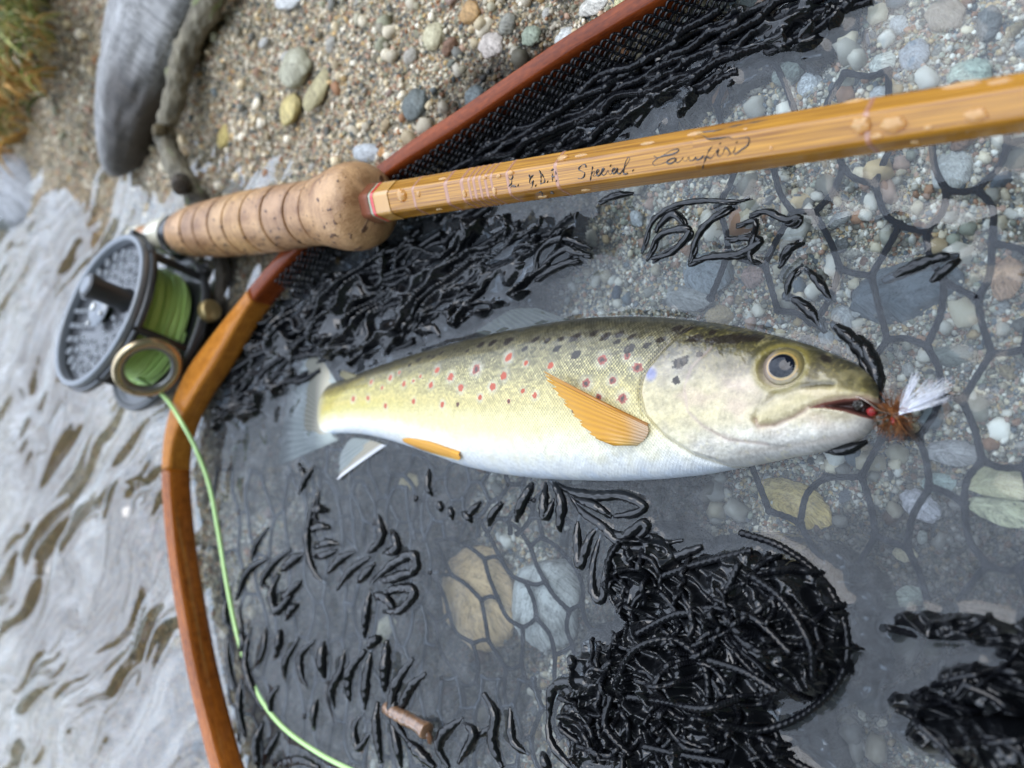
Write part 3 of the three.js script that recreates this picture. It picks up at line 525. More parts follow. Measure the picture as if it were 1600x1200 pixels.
function relief(a, c) { // metres added to the flank
  let h = 0; if (a > 0.075) return h;
  const o = toLine(L_oper, a, c), od = o.d * o.side;
  h += 0.0009 * sstep(-0.0004, 0.0006, od * OPS) * Math.exp(-Math.max(0, od * OPS) / 0.009) - 0.0005 * Math.exp(-((od * OPS + 0.0007) ** 2) / (2 * 0.0005 ** 2));
  const p = toLine(L_pre, a, c), pd = p.d * p.side * OPS;
  h += 0.0003 * sstep(-0.0003, 0.0003, pd) * Math.exp(-Math.max(0, pd) / 0.006) - 0.00018 * Math.exp(-(pd ** 2) / (2 * 0.0003 ** 2));
  const mt = toLine(L_maxTop, a, c), mo = toLine(L_mouth, a, c), lp = toLine(L_lip, a, c);
  h -= 0.0005 * Math.exp(-(mt.d ** 2) / (2 * 0.00045 ** 2));
  h += 0.0005 * Math.exp(-(toLine(L_maxMid, a, c).d ** 2) / (2 * 0.0014 ** 2));
  h -= 0.00055 * Math.exp(-(mo.d ** 2) / (2 * 0.0004 ** 2));
  const gape = poly(mouthPoly, a, c) ? Math.min(toLine(mouthPoly, a, c).d, 0.001) : 0;
  h -= 2.2 * gape;
  h += 0.0004 * Math.exp(-(lp.d ** 2) / (2 * 0.0006 ** 2)) * (gape > 0 ? 0 : 1);
  h -= 0.00022 * Math.exp(-(toLine(L_jaw, a, c).d ** 2) / (2 * 0.0005 ** 2));
  const e = Math.hypot(a - eyeAC[0], (c - eyeAC[1]) * 1.08);
  h += 0.00045 * Math.exp(-((e - 0.0052) ** 2) / (2 * 0.0009 ** 2)) - 0.0011 * sstep(0.0045, 0.0036, e);
  h += 0.00022 * fbm(a * 240, c * 240, 4);
  return h;
}
const L_maxMid = FL([[1300, 612], [1265, 618], [1235, 630], [1205, 648], [1190, 658]]);
const mouthPoly = FL([[1376, 633], [1350, 622], [1317, 623], [1288, 629], [1264, 637], [1290, 638], [1320, 643], [1345, 651], [1364, 656], [1376, 650]]);
const OPS = (() => { const e = toLine(L_oper, ...onFish(1180, 620)); return e.side; })();
const trout = thing('trout', 'spotted brown trout lying on its side in the net with a fly in its mouth', 'fish', fromAC(LEN / 2, 0, 0));
const inTrout = (g) => moved(g, trout.position);
const C0 = -0.03, CW = 0.06, TW = 2048, TH = 640;
const mixc = (a, b, t) => [lerp(a[0], b[0], t), lerp(a[1], b[1], t), lerp(a[2], b[2], t)];
const ramp = (st, x) => { let i = 0; while (i < st.length - 2 && x > st[i + 1][0]) i++; return mixc(st[i][1], st[i + 1][1], sstep(st[i][0], st[i + 1][0], x)); };
const spot = (px, py, r, red, halo, el = 1, rot = 0) => { const [a, c] = onFish(px, py), p = fromAC(a, c, 0.005); return { a, c, r: sz(p, r), red, halo, el, rot, k: rnd() * 99 }; };
const spots = [
  ...'624,582 683,578 646,595 631,600 597,606 673,602 704,589 646,627 602,634 552,623 580,597 575,622 787,587 795,558 822,567 860,571 750,621 817,611 836,618 691,632 657,588 720,606 770,604 610,590'.split(' ').map((s) => { const [x, y] = s.split(',').map(Number); return spot(x, y, x < 660 ? 4.2 : 6, 1, 1); }),
  spot(744, 577, 9, 0.8, 1.3), spot(795, 627, 5, 0.4, 0.2), spot(715, 632, 4, 0.2, 0), spot(896, 642, 4.5, 0.1, 0),
  ...'916,599 957,594 972,623 941,562 980,556 996,574 935,621'.split(' ').map((s) => { const [x, y] = s.split(',').map(Number); return spot(x, y, 7.6, 0.35, 1); }),
  ...'900,554 751,539 769,536 794,533 837,530 855,532 876,530 899,527 927,521 946,526 968,522 987,526 1032,531 983,545 964,534 1010,540 1058,513 870,545 820,545'.split(' ').map((s) => { const [x, y] = s.split(',').map(Number); return spot(x, y, 6.2, 0, 0.15, 1.5, -0.5); }),
  ...'677,558 670,557 654,562 711,545 690,551 730,548 640,570'.split(' ').map((s) => { const [x, y] = s.split(',').map(Number); return spot(x, y, 3.6, 0, 0.1, 1.5, -0.5); }),
  spot(1065, 567, 8, 0, 0.3, 1.5, -0.4), spot(1058, 595, 8.5, 0, 0.5), spot(1089, 529, 8, 0, 0, 2.2, -0.3), spot(1094, 554, 5, 0, 0), spot(1148, 530, 9, 0, 0, 5.4, -0.05), spot(1074, 516, 8, 0, 0, 2, -0.4), spot(1115, 520, 5, 0, 0), spot(1290, 560, 5, 0, 0, 2, .6),
];
const blueSpot = onFish(1020, 585), smudge = onFish(1136, 566);
function skin(a, c) {
  const { q } = fishBase(a, c), t = (q + 1) / 2, f = a / LEN;
  const n1 = fbm(a * 160, c * 160, 4), n2 = fbm(a * 700, c * 700, 3), nw = t + 0.05 * n1;
  const silver = [.36, .325, .18], tail = sstep(0.45, 0.95, f);
  let col = ramp([[0, [.05, .047, .03]], [0.1, [.09, .08, .045]], [0.22, mixc([.2, .18, .1], [.25, .21, .065], tail)], [0.36, mixc(silver, [.48, .42, .15], tail)], [0.52, mixc([.58, .51, .27], [.6, .51, .18], tail)], [0.68, [.7, .64, .39]], [0.82, [.74, .71, .58]], [0.94, [.74, .75, .74]], [1, [.66, .7, .75]]], nw);
  col = mixc(col, [.56, .5, .12], 0.55 * Math.exp(-((q - 0.18) ** 2) / 0.02) * sstep(0.62, 0.9, f));
  const sc = 1 + 0.2 * n2 * sstep(0.75, 0.3, t);
  col = col.map((x) => x * sc);
  let head = 0;
  if (a < 0.08) {
    const o = toLine(L_oper, a, c), od = o.d * o.side * OPS; head = sstep(-0.0002, 0.0003, od);
    const gold = Math.max(0, n2) * 1.3;
    let h = ramp([[0, [.05, .045, .018]], [0.18, [.1, .085, .028]], [0.34, [.24, .205, .085]], [0.45, [.57, .51, .33]], [0.66, [.68, .62, .48]], [0.82, [.7, .68, .63]], [1, [.55, .54, .52]]], t + 0.06 * n1);
    h = mixc(h, [.5, .42, .14], 0.35 * clamp(gold) * sstep(0.6, 0.3, t));
    h = mixc(h, [.46, .39, .2], 0.3 * sstep(0.3, 0.45, t) * sstep(0.9, 0.7, t)); h = h.map((x) => x * (1 + 0.26 * n1 + 0.2 * n2));
    const br = sstep(0.7, 0.95, t) * (0.5 + 0.5 * Math.cos((q - 0.12 * Math.sin(a * 60)) * 95)); h = mixc(h, [.4, .35, .3], 0.28 * br * sstep(0.02, 0.035, a));
    h = mixc(h, [.38, .33, .16], 0.5 * sstep(0.1, 0.5, fbm(a * 130 + 3, c * 130, 3)) * sstep(0.6, 0.42, t));
    h = mixc(h, [.75, .7, .5], 0.35 * sstep(0.25, 0.6, fbm(a * 420, c * 420, 2)) * sstep(0.3, 0.45, t));
    // rosy and lavender sheen on cheek and gill cover
    h = mixc(h, [.64, .57, .58], 0.4 * Math.exp(-(((a - toACx[0]) / 0.011) ** 2) - ((c - toACx[1]) / 0.004) ** 2));
    h = mixc(h, [.66, .5, .45], 0.35 * sstep(0.2, 0.8, fbm(a * 90 + 7, c * 120, 2) + 0.3) * sstep(0.35, 0.5, t) * sstep(0.9, 0.7, t));
    h = mixc(h, [.56, .55, .66], 0.28 * Math.exp(-(((a - opHi[0]) / 0.009) ** 2) - ((c - opHi[1]) / 0.005) ** 2));
    h = mixc(h, [.62, .55, .24], 0.35 * Math.exp(-(((a - opLo[0]) / 0.012) ** 2) - ((c - opLo[1]) / 0.006) ** 2) * (0.6 + n1));
    const mx = toLine(L_maxMid, a, c).d; h = mixc(h, [.5, .43, .22], 0.55 * Math.exp(-((mx / 0.0017) ** 2)));
    h = mixc(h, [.1, .085, .04], 0.9 * Math.exp(-((toLine(L_maxTop, a, c).d / 0.0006) ** 2)) * sstep(0.9, 0.2, toLine(L_maxTop, a, c).t));
    h = mixc(h, [.3, .18, .14], 0.5 * Math.exp(-((toLine(L_mouth, a, c).d / 0.0005) ** 2)));
    h = mixc(h, [.5, .4, .36], 0.5 * Math.exp(-((toLine(L_pre, a, c).d / 0.0004) ** 2)));
    h = mixc(h, [.42, .36, .3], 0.35 * Math.exp(-((toLine(L_jaw, a, c).d / 0.0006) ** 2)));
    h = mixc(h, [.4, .34, .3], 0.3 * sstep(0.012, 0.002, a) * sstep(0.35, 0.55, t));
    if (poly(mouthPoly, a, c)) h = mixc([.3, .13, .1], [.06, .025, .02], sstep(0, 0.0007, toLine(mouthPoly, a, c).d));
    const e = Math.hypot(a - eyeAC[0], c - eyeAC[1]);
    h = mixc(h, [.3, .25, .07], 0.8 * Math.exp(-(((e - 0.0048) / 0.0007) ** 2))); h = mixc(h, [.1, .085, .03], 0.75 * Math.exp(-(((e - 0.006) / 0.0005) ** 2)) * sstep(0.001, -0.003, c - eyeAC[1]));
    h = mixc(h, [.06, .055, .05], 0.6 * Math.exp(-((Math.hypot(a - smudge[0], c - smudge[1]) / 0.0028) ** 2)) * clamp(0.6 + n1));
    h = mixc(h, [.24, .27, .5], 0.75 * sstep(0.0018, 0.0005, Math.hypot((a - blueSpot[0]), (c - blueSpot[1]) * 0.8)));
    col = mixc(col, h, head);
    col = mixc(col, [.5, .42, .26], 0.5 * Math.exp(-((od + 0.0003) ** 2) / 0.0003 ** 2 ) * sstep(0.2, 0.4, t));
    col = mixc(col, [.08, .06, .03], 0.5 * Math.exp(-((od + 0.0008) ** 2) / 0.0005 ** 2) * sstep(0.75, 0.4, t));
  }
  if (head < 1) { // scales
    const [e, tipd] = scale(a, c), k = 0.4 * (1 - head) * sstep(0.98, 0.6, t);
    const rs = scaleRand(a, c), sp = (1 - head) * (0.3 * sstep(0.7, 0.25, t) * (1 - 0.6 * tail) + 0.06); col = col.map((x) => x * (1 + sp * (rs - 0.45) * 2)).map((x) => x * (1 - k * e * (t < 0.4 ? 1.9 : 0.9) + k * 0.9 * tipd * (t < 0.4 ? 2.2 : 0.6)));  // random brightness per scale paints in the glitter of reflecting scales
  }
  for (const s of spots) {
    const da = a - s.a, dc = c - s.c; if (Math.abs(da) > 0.008 || Math.abs(dc) > 0.005) continue;
    const co = Math.cos(s.rot), si = Math.sin(s.rot), d = Math.hypot((da * co - dc * si) / s.el, da * si + dc * co) / (s.r * (0.68 + 0.5 * (s.k % 1))) * (1 + 0.35 * fbm(a * 900 + s.k, c * 900, 2));
    if (s.halo) col = mixc(col, [.6, .58, .5], 0.5 * Math.min(1.3, s.halo) * sstep(2.6, 0.9, d) * (0.75 + 0.9 * n1));
    const core = mixc([.028, .02, .016], [.5, .085, .022], s.red);
    col = mixc(col, s.red > 0.2 && s.red < 0.9 ? mixc([.05, .02, .02], [.42, .1, .07], sstep(0.1, 0.9, d + 0.5 * n2)) : core, 0.93 * sstep(1.12, 0.74, d + 0.2 * n2));
  }
  col = mixc(col, [.5, .47, .38], 0.8 * sstep(LEN - 0.007, LEN, a + 0.002 * n1));
  return col.map((x, i) => x * 0.9 * (0.62 + 0.38 * x / 0.7));
}
function scaleRand(a, c) { const sa = 0.00078, sc = 0.00047, r = c / sc, i = Math.floor(r), x = Math.floor(a / sa + (i & 1) * 0.5 - 0.22); let h = Math.imul(i * 73856093 ^ x * 19349663, 0x5bd1e995); h ^= h >>> 13; h = Math.imul(h, 0x5bd1e995); return ((h ^ h >>> 15) >>> 0) / 4294967296; }
function scale(a, c) { // [edge 0..1, bright tip]
  const sa = 0.00078, sc = 0.00047, r = c / sc, i = Math.floor(r), x = a / sa + (i & 1) * 0.5 + 0.12 * N2(a * 300, c * 300), fx = x - Math.floor(x), fy = r - i - 0.5;
  const edge = fx - (0.22 + 0.9 * fy * fy); // arc
  return [Math.exp(-((edge / 0.13) ** 2)), Math.exp(-(((edge - 0.3) / 0.16) ** 2))];
}
const toACx = onFish(1190, 595), opHi = onFish(1050, 575), opLo = onFish(1050, 670);
const skinTex = tex(TW, TH, (u, v) => skin(u * A1, C0 + v * CW), { clamp: true });
const skinBump = tex(TW, TH, (u, v) => { const a = u * A1, c = C0 + v * CW; let hd = 0; if (a < 0.08) { const o = toLine(L_oper, a, c); hd = sstep(-0.0002, 0.0004, o.d * o.side * OPS); } const s = scale(a, c); return 0.5 + (1 - hd) * (0.35 * s[1] - 0.35 * s[0]) + hd * (0.35 * fbm(a * 1300, c * 1300, 3) + 0.2 * N2(a * 400, c * 400)); }, { gray: true, clamp: true });
const skinMat = mat([1, 1, 1], 0.36, { map: skinTex, bumpMap: skinBump, bumpScale: 0.00016, clearcoat: 0.55, clearcoatRoughness: 0.09, specularIntensity: 0.6 });
{
  const b = new GB(), NU = 620, NV = 240;
  b.grid(NU, NV, (u, v) => {
    const a = A1 * (0.15 * u * u * u + 0.85 * (u < 0.08 ? u * u / 0.16 + u * 0.5 : u)) , aa = Math.min(A1, a), th = v * 2 * Math.PI, q = -Math.cos(th), top = th <= Math.PI, d = dorsal(aa), w = ventral(aa), hd = (w - d) / 2, c = (d + w) / 2 + q * hd;
    let y = hd * thick(aa) * (1 - Math.abs(q) ** 2.25) ** 0.47;
    const end = aa >= A1 * 0.999 ? 0.6 : 1;
    if (top) y += relief(aa, c) * sstep(1, 0.86, Math.abs(q));
    return [fromAC(aa, c, fishY(aa) + (top ? y : -y) * end), aa / A1, (c - C0) / CW];
  }, false, true);
  mesh('body', inTrout(b.geo()), skinMat, trout);
  for (let k = 0; k <= 300; k++) { const a = A1 * k / 300; for (const c of [dorsal(a), ventral(a)]) { const p = fromAC(a, c, 0); splats.push([p.x, p.z, 0.0012]); } }
}
{ // eye
  const p = fromAC(...eyeAC, fishBase(...eyeAC).y - 0.0012), e = 0.0015;
  const g1 = (da, dc) => fishBase(eyeAC[0] + da, eyeAC[1] + dc).y, n = V(0, 1, 0).addScaledVector(fishA, -(g1(e, 0) - g1(-e, 0)) / (2 * e) * 0.6).addScaledVector(fishC, -(g1(0, e) - g1(0, -e)) / (2 * e) * 0.6).normalize();
  const t1 = fishA.clone().addScaledVector(n, -fishA.dot(n)).normalize(), t2 = n.clone().cross(t1);
  const dome = (R, h, y0, colf, nr = 20) => { const b = new GB(); b.grid(nr, 56, (u, v) => { const r = R * u, an = v * 2 * Math.PI, y = y0 + h * Math.sqrt(Math.max(0, 1 - u * u * 0.92)); return [p.clone().addScaledVector(t1, Math.cos(an) * r).addScaledVector(t2, Math.sin(an) * r * 0.94).addScaledVector(n, y), u, v, colf(u, v)]; }, false, true); return inTrout(b.geo()); };
  const eye = mesh('eye', dome(0.0045, 0.0022, -0.0004, (u, v) => {
    const an = v * 6.283, m = 0.5 + 0.5 * fbm(Math.cos(an) * 3 + 9, Math.sin(an) * 3 + u * 4, 3);
    let c = mixc([.27, .21, .07], [.12, .09, .04], m); if (u > 0.84) c = mixc(c, [.1, .085, .035], 0.8); c = mixc(c, [.2, .15, .16], 0.5 * sstep(0.1, 0.8, Math.cos(an)));
    if (u > 0.62 && u < 0.695) c = [.44, .26, .07]; return c;
  }), mat([1, 1, 1], 0.28, { vertexColors: true, clearcoat: 1, clearcoatRoughness: 0.03 }), trout);
  mesh('pupil', dome(0.0029, 0.0011, 0.00086, () => [1, 1, 1]), mat([.004, .006, .012], 0.03, { specularIntensity: 0.8 }), eye);
}
// fins: rays fanned from a base line to a tip line
function fin(name, base, tip, rays, m, colf, o = {}) {
  const bC = new THREE.CatmullRomCurve3(base), tC = new THREE.CatmullRomCurve3(tip), b = new GB(), NU = 26, NV = rays * 8;
  const mid = (u, v) => { const p = bC.getPoint(v).lerp(tC.getPoint(v), u); p.y += (o.arch ?? 0) * Math.sin(u * Math.PI) + (o.wave ?? 0) * Math.sin(v * 9 + u * 2) * u; return p; };
  const n0 = bC.getPoint(1).sub(bC.getPoint(0)).cross(tC.getPoint(0.5).sub(bC.getPoint(0.5))).normalize(); if (n0.y < 0) n0.negate();
  for (const s of [1, -1]) b.grid(NU, NV, (u, v) => {
    const tear = 1 - (o.tear ?? 0.04) * Math.max(0, N2(v * 17 + base.length, 3) + 0.5 * N2(v * 40, 9)); u *= tear; const edge = Math.min(1, Math.min(v, 1 - v) * 14) * Math.min(1, (1 - u) * 10), p = mid(u * (1 - (o.frill ?? 0.02) * (0.5 + 0.5 * Math.cos(v * rays * 6.283 + 1))), v);
    const th = lerp(0.00055, 0.00018, u) * edge ** 0.5 + 0.00009 * (0.5 + 0.5 * Math.cos(2 * Math.PI * v * rays)) * edge;
    return [p.addScaledVector(n0, s * th), u, v, colf(u, v, 0.5 + 0.5 * Math.cos(2 * Math.PI * v * rays))];
  }, false, s < 0);
  return mesh(name, inTrout(b.geo()), m, trout);
}
const finMat = (tr, r = 0.32) => mat([1, 1, 1], r, { vertexColors: true, clearcoat: 0.35, clearcoatRoughness: 0.1, specularIntensity: 0.5, transmission: tr });
const finSunk = mat([1, 1, 1], 0.6, { vertexColors: true, specularIntensity: 0.1 });
const onF = (px, py, dy) => { const [a, c] = onFish(px, py); return fromAC(a, c, fishBase(a, c).y + dy); };
const upF = (px, py, y) => at(px, py, y);
{
  const b0 = [onF(1014, 662, 0.0003), onF(1016, 672, 0.0002), onF(1008, 686, 0), onF(995, 697, 0)], yt = onF(900, 620, 0).y;
  fin('pectoral_fin', b0, [upF(848, 578, yt + 0.0035), upF(853, 592, yt + 0.0026), upF(872, 618, yt + 0.0018), upF(895, 650, yt + 0.0012), upF(925, 682, yt + 0.0006), upF(958, 697, yt - 0.0004)], 11, finMat(0.15),
    (u, v, k) => mixc(mixc(mixc([.55, .4, .26], [.62, .3, .016], sstep(0.03, 0.28, u)), mixc([.36, .13, .01], [.4, .22, .06], sstep(0.6, 1, u)), 0.45 * k * (1 - 0.3 * v) + (v < 0.1 ? 0.55 : 0)), [.62, .48, .2], 0.55 * sstep(0.62, 1, v) * sstep(0.75, 0.2, u)), { arch: 0.0012, frill: 0.05, tear: 0.12 });
  const p0 = [onF(720, 707, 0.0004), onF(723, 713, 0.0003), onF(717, 718, 0)], ty = 0.0035;
  fin('pelvic_fin', p0, [upF(650, 680, ty + 0.002), upF(631, 682, ty + 0.0016), upF(628, 688, ty + 0.001), upF(645, 697, ty), upF(672, 706, ty - 0.0005)], 8, finMat(0.1), (u, v, k) => v > 0.8 ? [.6, .47, .22] : mixc([.62, .3, .016], [.38, .16, .01], 0.5 * k + (u < 0.15 ? -0.3 : 0)), { arch: 0.0008 });
  fin('anal_fin', [upF(604, 696, -0.0003), upF(580, 688, -0.0006), upF(552, 684, -0.0008)], [upF(527, 751, 0.0003), upF(527, 737, -0.0005), upF(532, 712, -0.001), upF(538, 696, -0.001)], 9, finSunk, (u, v, k) => mixc(mixc([.34, .31, .24], [.18, .17, .15], 0.6 * k + 0.4 * u), [.62, .62, .64], sstep(0.16, 0.03, v)), { arch: 0.0003, frill: 0.06, wave: 0.0004 });
  fin('adipose_fin', [onF(560, 587, -0.0006), onF(548, 591, -0.0006), onF(540, 594, -0.0006)], [upF(535, 578, 0.0012), upF(531, 583, 0.0012), upF(531, 588, 0.0012)], 3, finMat(0), (u) => mixc([.14, .12, .05], [.09, .08, .04], u));
  fin('dorsal_fin', [upF(900, 503, -0.001), upF(850, 511, -0.001), upF(800, 520, -0.001), upF(770, 528, -0.001)], [upF(838, 481, -0.0006), upF(800, 483, -0.0012), upF(775, 497, -0.0016), upF(742, 519, -0.002)], 12, finSunk, (u, v, k) => mixc([.075, .075, .055], [.03, .03, .027], k * 0.8 + 0.3 * Math.max(0, N2(u * 8, v * 12))));
  fin('tail_fin', [upF(526, 597, -0.0006), upF(518, 625, 0.0004), upF(516, 650, 0.0005), upF(518, 672, 0.0002), upF(528, 688, -0.0008)], [upF(466, 500, -0.0008), upF(456, 545, -0.0012), upF(452, 605, -0.0015), upF(442, 665, -0.0014), upF(430, 730, -0.0008)], 22, finSunk, (u, v, k) => mixc(mixc([.5, .46, .36], [.15, .15, .13], sstep(0, 0.4, u)), [.03, .03, .026], clamp(0.45 * k * sstep(0.1, 0.5, u) + sstep(0.68, 0.95, u) * 0.9)), { wave: 0.0006, frill: 0.03 });
}
// ---------------------------------------------------------------- the artificial fly in its mouth
{
  const c0 = at(1398, 644, 0.003), fly = thing('artificial_fly', 'hair-winged artificial fly with brown hackle, red body and white wing hooked in the trout mouth', 'fly', c0), q = mulberry(12);
  const lo = (g) => moved(g, c0), pt = (x, y, h) => at(x, y, h * MM);
  const fibres = (name, n, from, to, spread, r, cols, o = {}) => {
    const b = new GB();
    for (let k = 0; k < n; k++) {
      const f = from(q), t = to(q), m = f.clone().lerp(t, 0.5).add(V(q() - 0.5, q() - 0.3, q() - 0.5).multiplyScalar(spread)), e = t.add(V(q() - 0.5, q() - 0.5, q() - 0.5).multiplyScalar(spread)), c = cols[Math.floor(q() * cols.length)], s = 0.75 + 0.5 * q();
      b.tube(smooth([f, m, e], 0.0007), (x) => r * (1.1 - 0.85 * x), 5, { col: c.map((x) => x * s) });
    }
    return mesh(name, lo(b.geo()), mat([1, 1, 1], o.rough ?? 0.45, { vertexColors: true, clearcoat: 0.3 }), fly, { kind: 'stuff' });
  };
  fibres('wing', 110, () => pt(1404 + 4 * q(), 645 + 3 * q(), 3.4), () => { const a = q(); return a < 0.25 ? pt(1428 + 10 * q(), 582 + 14 * q(), 3 + 2 * q()) : pt(1450 + 42 * q(), 590 + 36 * q(), 2.5 + 2.5 * q()); }, 0.0011, 0.000095, [[.8, .8, .84], [.72, .73, .8], [.85, .85, .85]]);
  fibres('hackle', 150, () => pt(1390 + 16 * q(), 640 + 14 * q(), 2.5), () => { const an = q() * 6.283; return pt(1396 + 34 * Math.cos(an), 648 + 42 * Math.sin(an), 1 + 5 * q()); }, 0.0014, 0.00008, [[.2, .06, .012], [.14, .04, .01], [.07, .03, .012], [.3, .12, .035]]);
  fibres('tail', 60, () => pt(1372 + 10 * q(), 630 + 8 * q(), 3.2), () => pt(1400 + 14 * q(), 645 + 10 * q(), 3.2), 0.0008, 0.0001, [[.22, .08, .02], [.15, .06, .02]]);
  fibres('dark_fibres', 50, () => pt(1404 + 4 * q(), 652 + 4 * q(), 2), () => pt(1412 + 26 * q(), 672 + 26 * q(), 0.3 + 1.4 * q()), 0.001, 0.0001, [[.03, .02, .015], [.08, .05, .03]]);
  const blob = (name, x, y, h, r, c, n) => { const b = new GB(), p = pt(x, y, h); b.grid(18, 24, (u, v) => { const a = u * Math.PI, w = v * 6.283, d = V(Math.sin(a) * Math.cos(w), Math.cos(a), Math.sin(a) * Math.sin(w)); return [p.clone().addScaledVector(d, r * (1 + n * N3(d.x * 5, d.y * 5, d.z * 5 + x))), u, v]; }, false, true); return mesh(name, lo(b.geo()), mat(c, 0.35, { clearcoat: 0.7 }), fly); };
  blob('butt', 1342, 632, 4.2, 0.0011, [.03, .025, .02], 0.35); blob('body', 1362, 643, 3.6, 0.00085, [.28, .014, .014], 0.25).userData.label = 'red floss band'; blob('thorax', 1380, 655, 2.8, 0.0012, [.045, .035, .02], 0.4); blob('body', 1397, 657, 2.5, 0.00085, [.35, .03, .015], 0.25); blob('head', 1402, 648, 2.6, 0.0011, [.1, .035, .01], 0.3);
  fibres('herl', 60, () => pt(1380 + 4 * q(), 652 + 8 * q(), 2.4), () => pt(1370 + 24 * q(), 652 + 30 * q(), 1 + 2 * q()), 0.0008, 0.00009, [[.03, .03, .015], [.06, .04, .02]]);
  const h = new GB(); h.tube(smooth([pt(1400, 650, 3), pt(1372, 640, 4.2), pt(1356, 628, 5.2), pt(1340, 620, 5.4), pt(1330, 624, 5), pt(1328, 632, 4.4)], 0.0003), 0.00017, 8); h.tube(smooth([pt(1283, 628, 3.6), pt(1310, 630, 3.9), pt(1332, 640, 3.8)], 0.0003), (t) => 0.0001 + 0.00028 * t, 8);
  mesh('hook', lo(h.geo()), mat([.45, .36, .3], 0.25, { metalness: 0.8 }), fly);
  for (let k = 0; k < 40; k++) { const p = pt(1400 + 80 * q(), 615 + 70 * q(), 0); splats.push([p.x, p.z, 0.0005]); }
}
// ---------------------------------------------------------------- split-cane rod with cork grip
const rodA = at(232, 373, 0.008), rodB = at(1600, 160, 0.030), rodE = rodB.clone().sub(rodA), rodL = rodE.length(); rodE.normalize();
const rodPt = (s) => rodA.clone().addScaledVector(rodE, s);
const sAt = (px) => { let lo = -0.05, hi = rodL + 0.05; for (let i = 0; i < 50; i++) { const m = (lo + hi) / 2; if (proj(rodPt(m))[0] < px) lo = m; else hi = m; } return (lo + hi) / 2; };
const rAt = (px, half) => sz(rodPt(sAt(px)), half * 0.985);
const rodN = CAM.clone().sub(rodPt(sAt(1000))); rodN.addScaledVector(rodE, -rodN.dot(rodE)).normalize();
rodN.applyAxisAngle(rodE, 0.06);
const rodW = rodE.clone().cross(rodN).normalize(); // across the facets
const rod = thing('fly_rod', 'varnished golden bamboo fly rod with ringed cork grip and handwritten ink lettering', 'fishing rod', rodPt(0));
const inRod = (g) => moved(g, rod.position);
const ringPt = (s, r, an) => rodPt(s).addScaledVector(rodN, Math.cos(an) * r).addScaledVector(rodW, Math.sin(an) * r);
function lathe(name, prof, m, parent = rod, seg = 64, cell = 0.03) { // prof: [s, r]
  const b = new GB(); let L = 0;
  const n = prof.length - 1;
  b.grid(n, seg, (u, v) => { const i = Math.round(u * n), [s, r] = prof[i]; return [ringPt(s, Math.max(r, 1e-5), v * 6.28319), s / cell, v * Math.max(1, Math.round(0.07 / cell)), ]; }, false, false);
  return mesh(name, inRod(b.geo()), m, parent);
}
const profPx = (l, n = 60) => { const f = curve1(l.map(([x, h]) => [sAt(x), rAt(x, h)])), a = sAt(l[0][0]), z = sAt(l[l.length - 1][0]); return Array.from({ length: n + 1 }, (_, i) => [lerp(a, z, i / n), f(lerp(a, z, i / n))]); };
const bambooTex = tex(1024, 512, (u, v) => { const f = tn((u * 1) % 1, v, 2, 2, 3), st = 0.5 + 0.75 * N2(u * 2.5, v * 44) + 0.7 * N2(u * 6 + 4, v * 110), d = 0.5 + 0.5 * fbm(u * 3, v * 9, 3); let c = mixc([.2, .072, .003], [.53, .25, .022], clamp(0.5 + 0.5 * (st - 0.5) + 0.4 * (d - 0.5) + 0.25 * f)); const q = ((v * 6 + 0.5) % 1); c = mixc(c, [.2, .075, .012], 0.7 * Math.exp(-((Math.min(q, 1 - q) / 0.018) ** 2))); c = mixc(c, [.25, .1, .02], 0.5 * sstep(0.62, 0.8, N2(u * 5 + 20, v * 70))); return c; });
const bambooMat = mat([1, 1, 1], 0.4, { specularIntensity: 0.25, map: bambooTex, clearcoat: 1, clearcoatRoughness: 0.07 });
const sTip = sAt(1600) + 0.25;
const rodR = curve1([[sAt(575), rAt(590, 27.5)], [sAt(640), rAt(640, 27.5)], [sAt(900), rAt(900, 32)], [sAt(1200), rAt(1200, 37.5)], [sAt(1590), rAt(1590, 42.5)], [sTip, rAt(1590, 42)]]);
const hexR = (an) => { const k = Math.PI / 3, a = ((an + k / 2) % k + k) % k - k / 2; return 1 / Math.cos(a); }; // across flats = 1
const corner = (an) => Math.min(hexR(an), 1.1);
function hexTube(name, s0, s1, m, n, grow, parent = rod, rf) {
  const b = new GB();
  b.grid(n, 96, (u, v) => { const s = lerp(s0, s1, u), an = v * 6.283185, r = rodR(s) * 0.985 * corner(an) + (rf ? rf(u) : grow); return [ringPt(s, r, an), s / 0.12, v]; }, false, false);
  return mesh(name, inRod(b.geo()), m, parent);
}
hexTube('blank', sAt(578), sTip, bambooMat, 220, 0);
const silk = mat([.3, .11, .06], 0.3, { clearcoat: 1, clearcoatRoughness: 0.1 });
const wrapAt = (px, w, m = silk, g = 0.00012) => hexTube('thread_wrap', sAt(px - w / 2), sAt(px + w / 2), m, 8, 0, rod, (u) => g * Math.sqrt(Math.max(0, 1 - (2 * u - 1) ** 2)) - 0.00002);
const silkClear = mat([.36, .16, .08], 0.25, { clearcoat: 1, clearcoatRoughness: 0.08 });
[[667, 4], [718, 6], [743, 5.5], [754, 4], [762, 4.5], [771, 4], [780, 4.5], [789, 4], [814, 5], [889, 6], [1370, 10]].forEach(([x, w]) => wrapAt(x, w, silkClear));
hexTube('winding', sAt(574), sAt(598), mat([.2, .06, .03], 0.3, { clearcoat: 1, clearcoatRoughness: 0.1 }), 6, 0.00035);
hexTube('thread_wrap', sAt(599), sAt(601.5), mat([.36, .38, .26], 0.3, { clearcoat: 1 }), 4, 0.0003).userData.label = 'pale green-white thread band';
hexTube('thread_wrap', sAt(602), sAt(606), mat([.62, .03, .02], 0.3, { clearcoat: 1 }), 4, 0.0003).userData.label = 'red thread band';
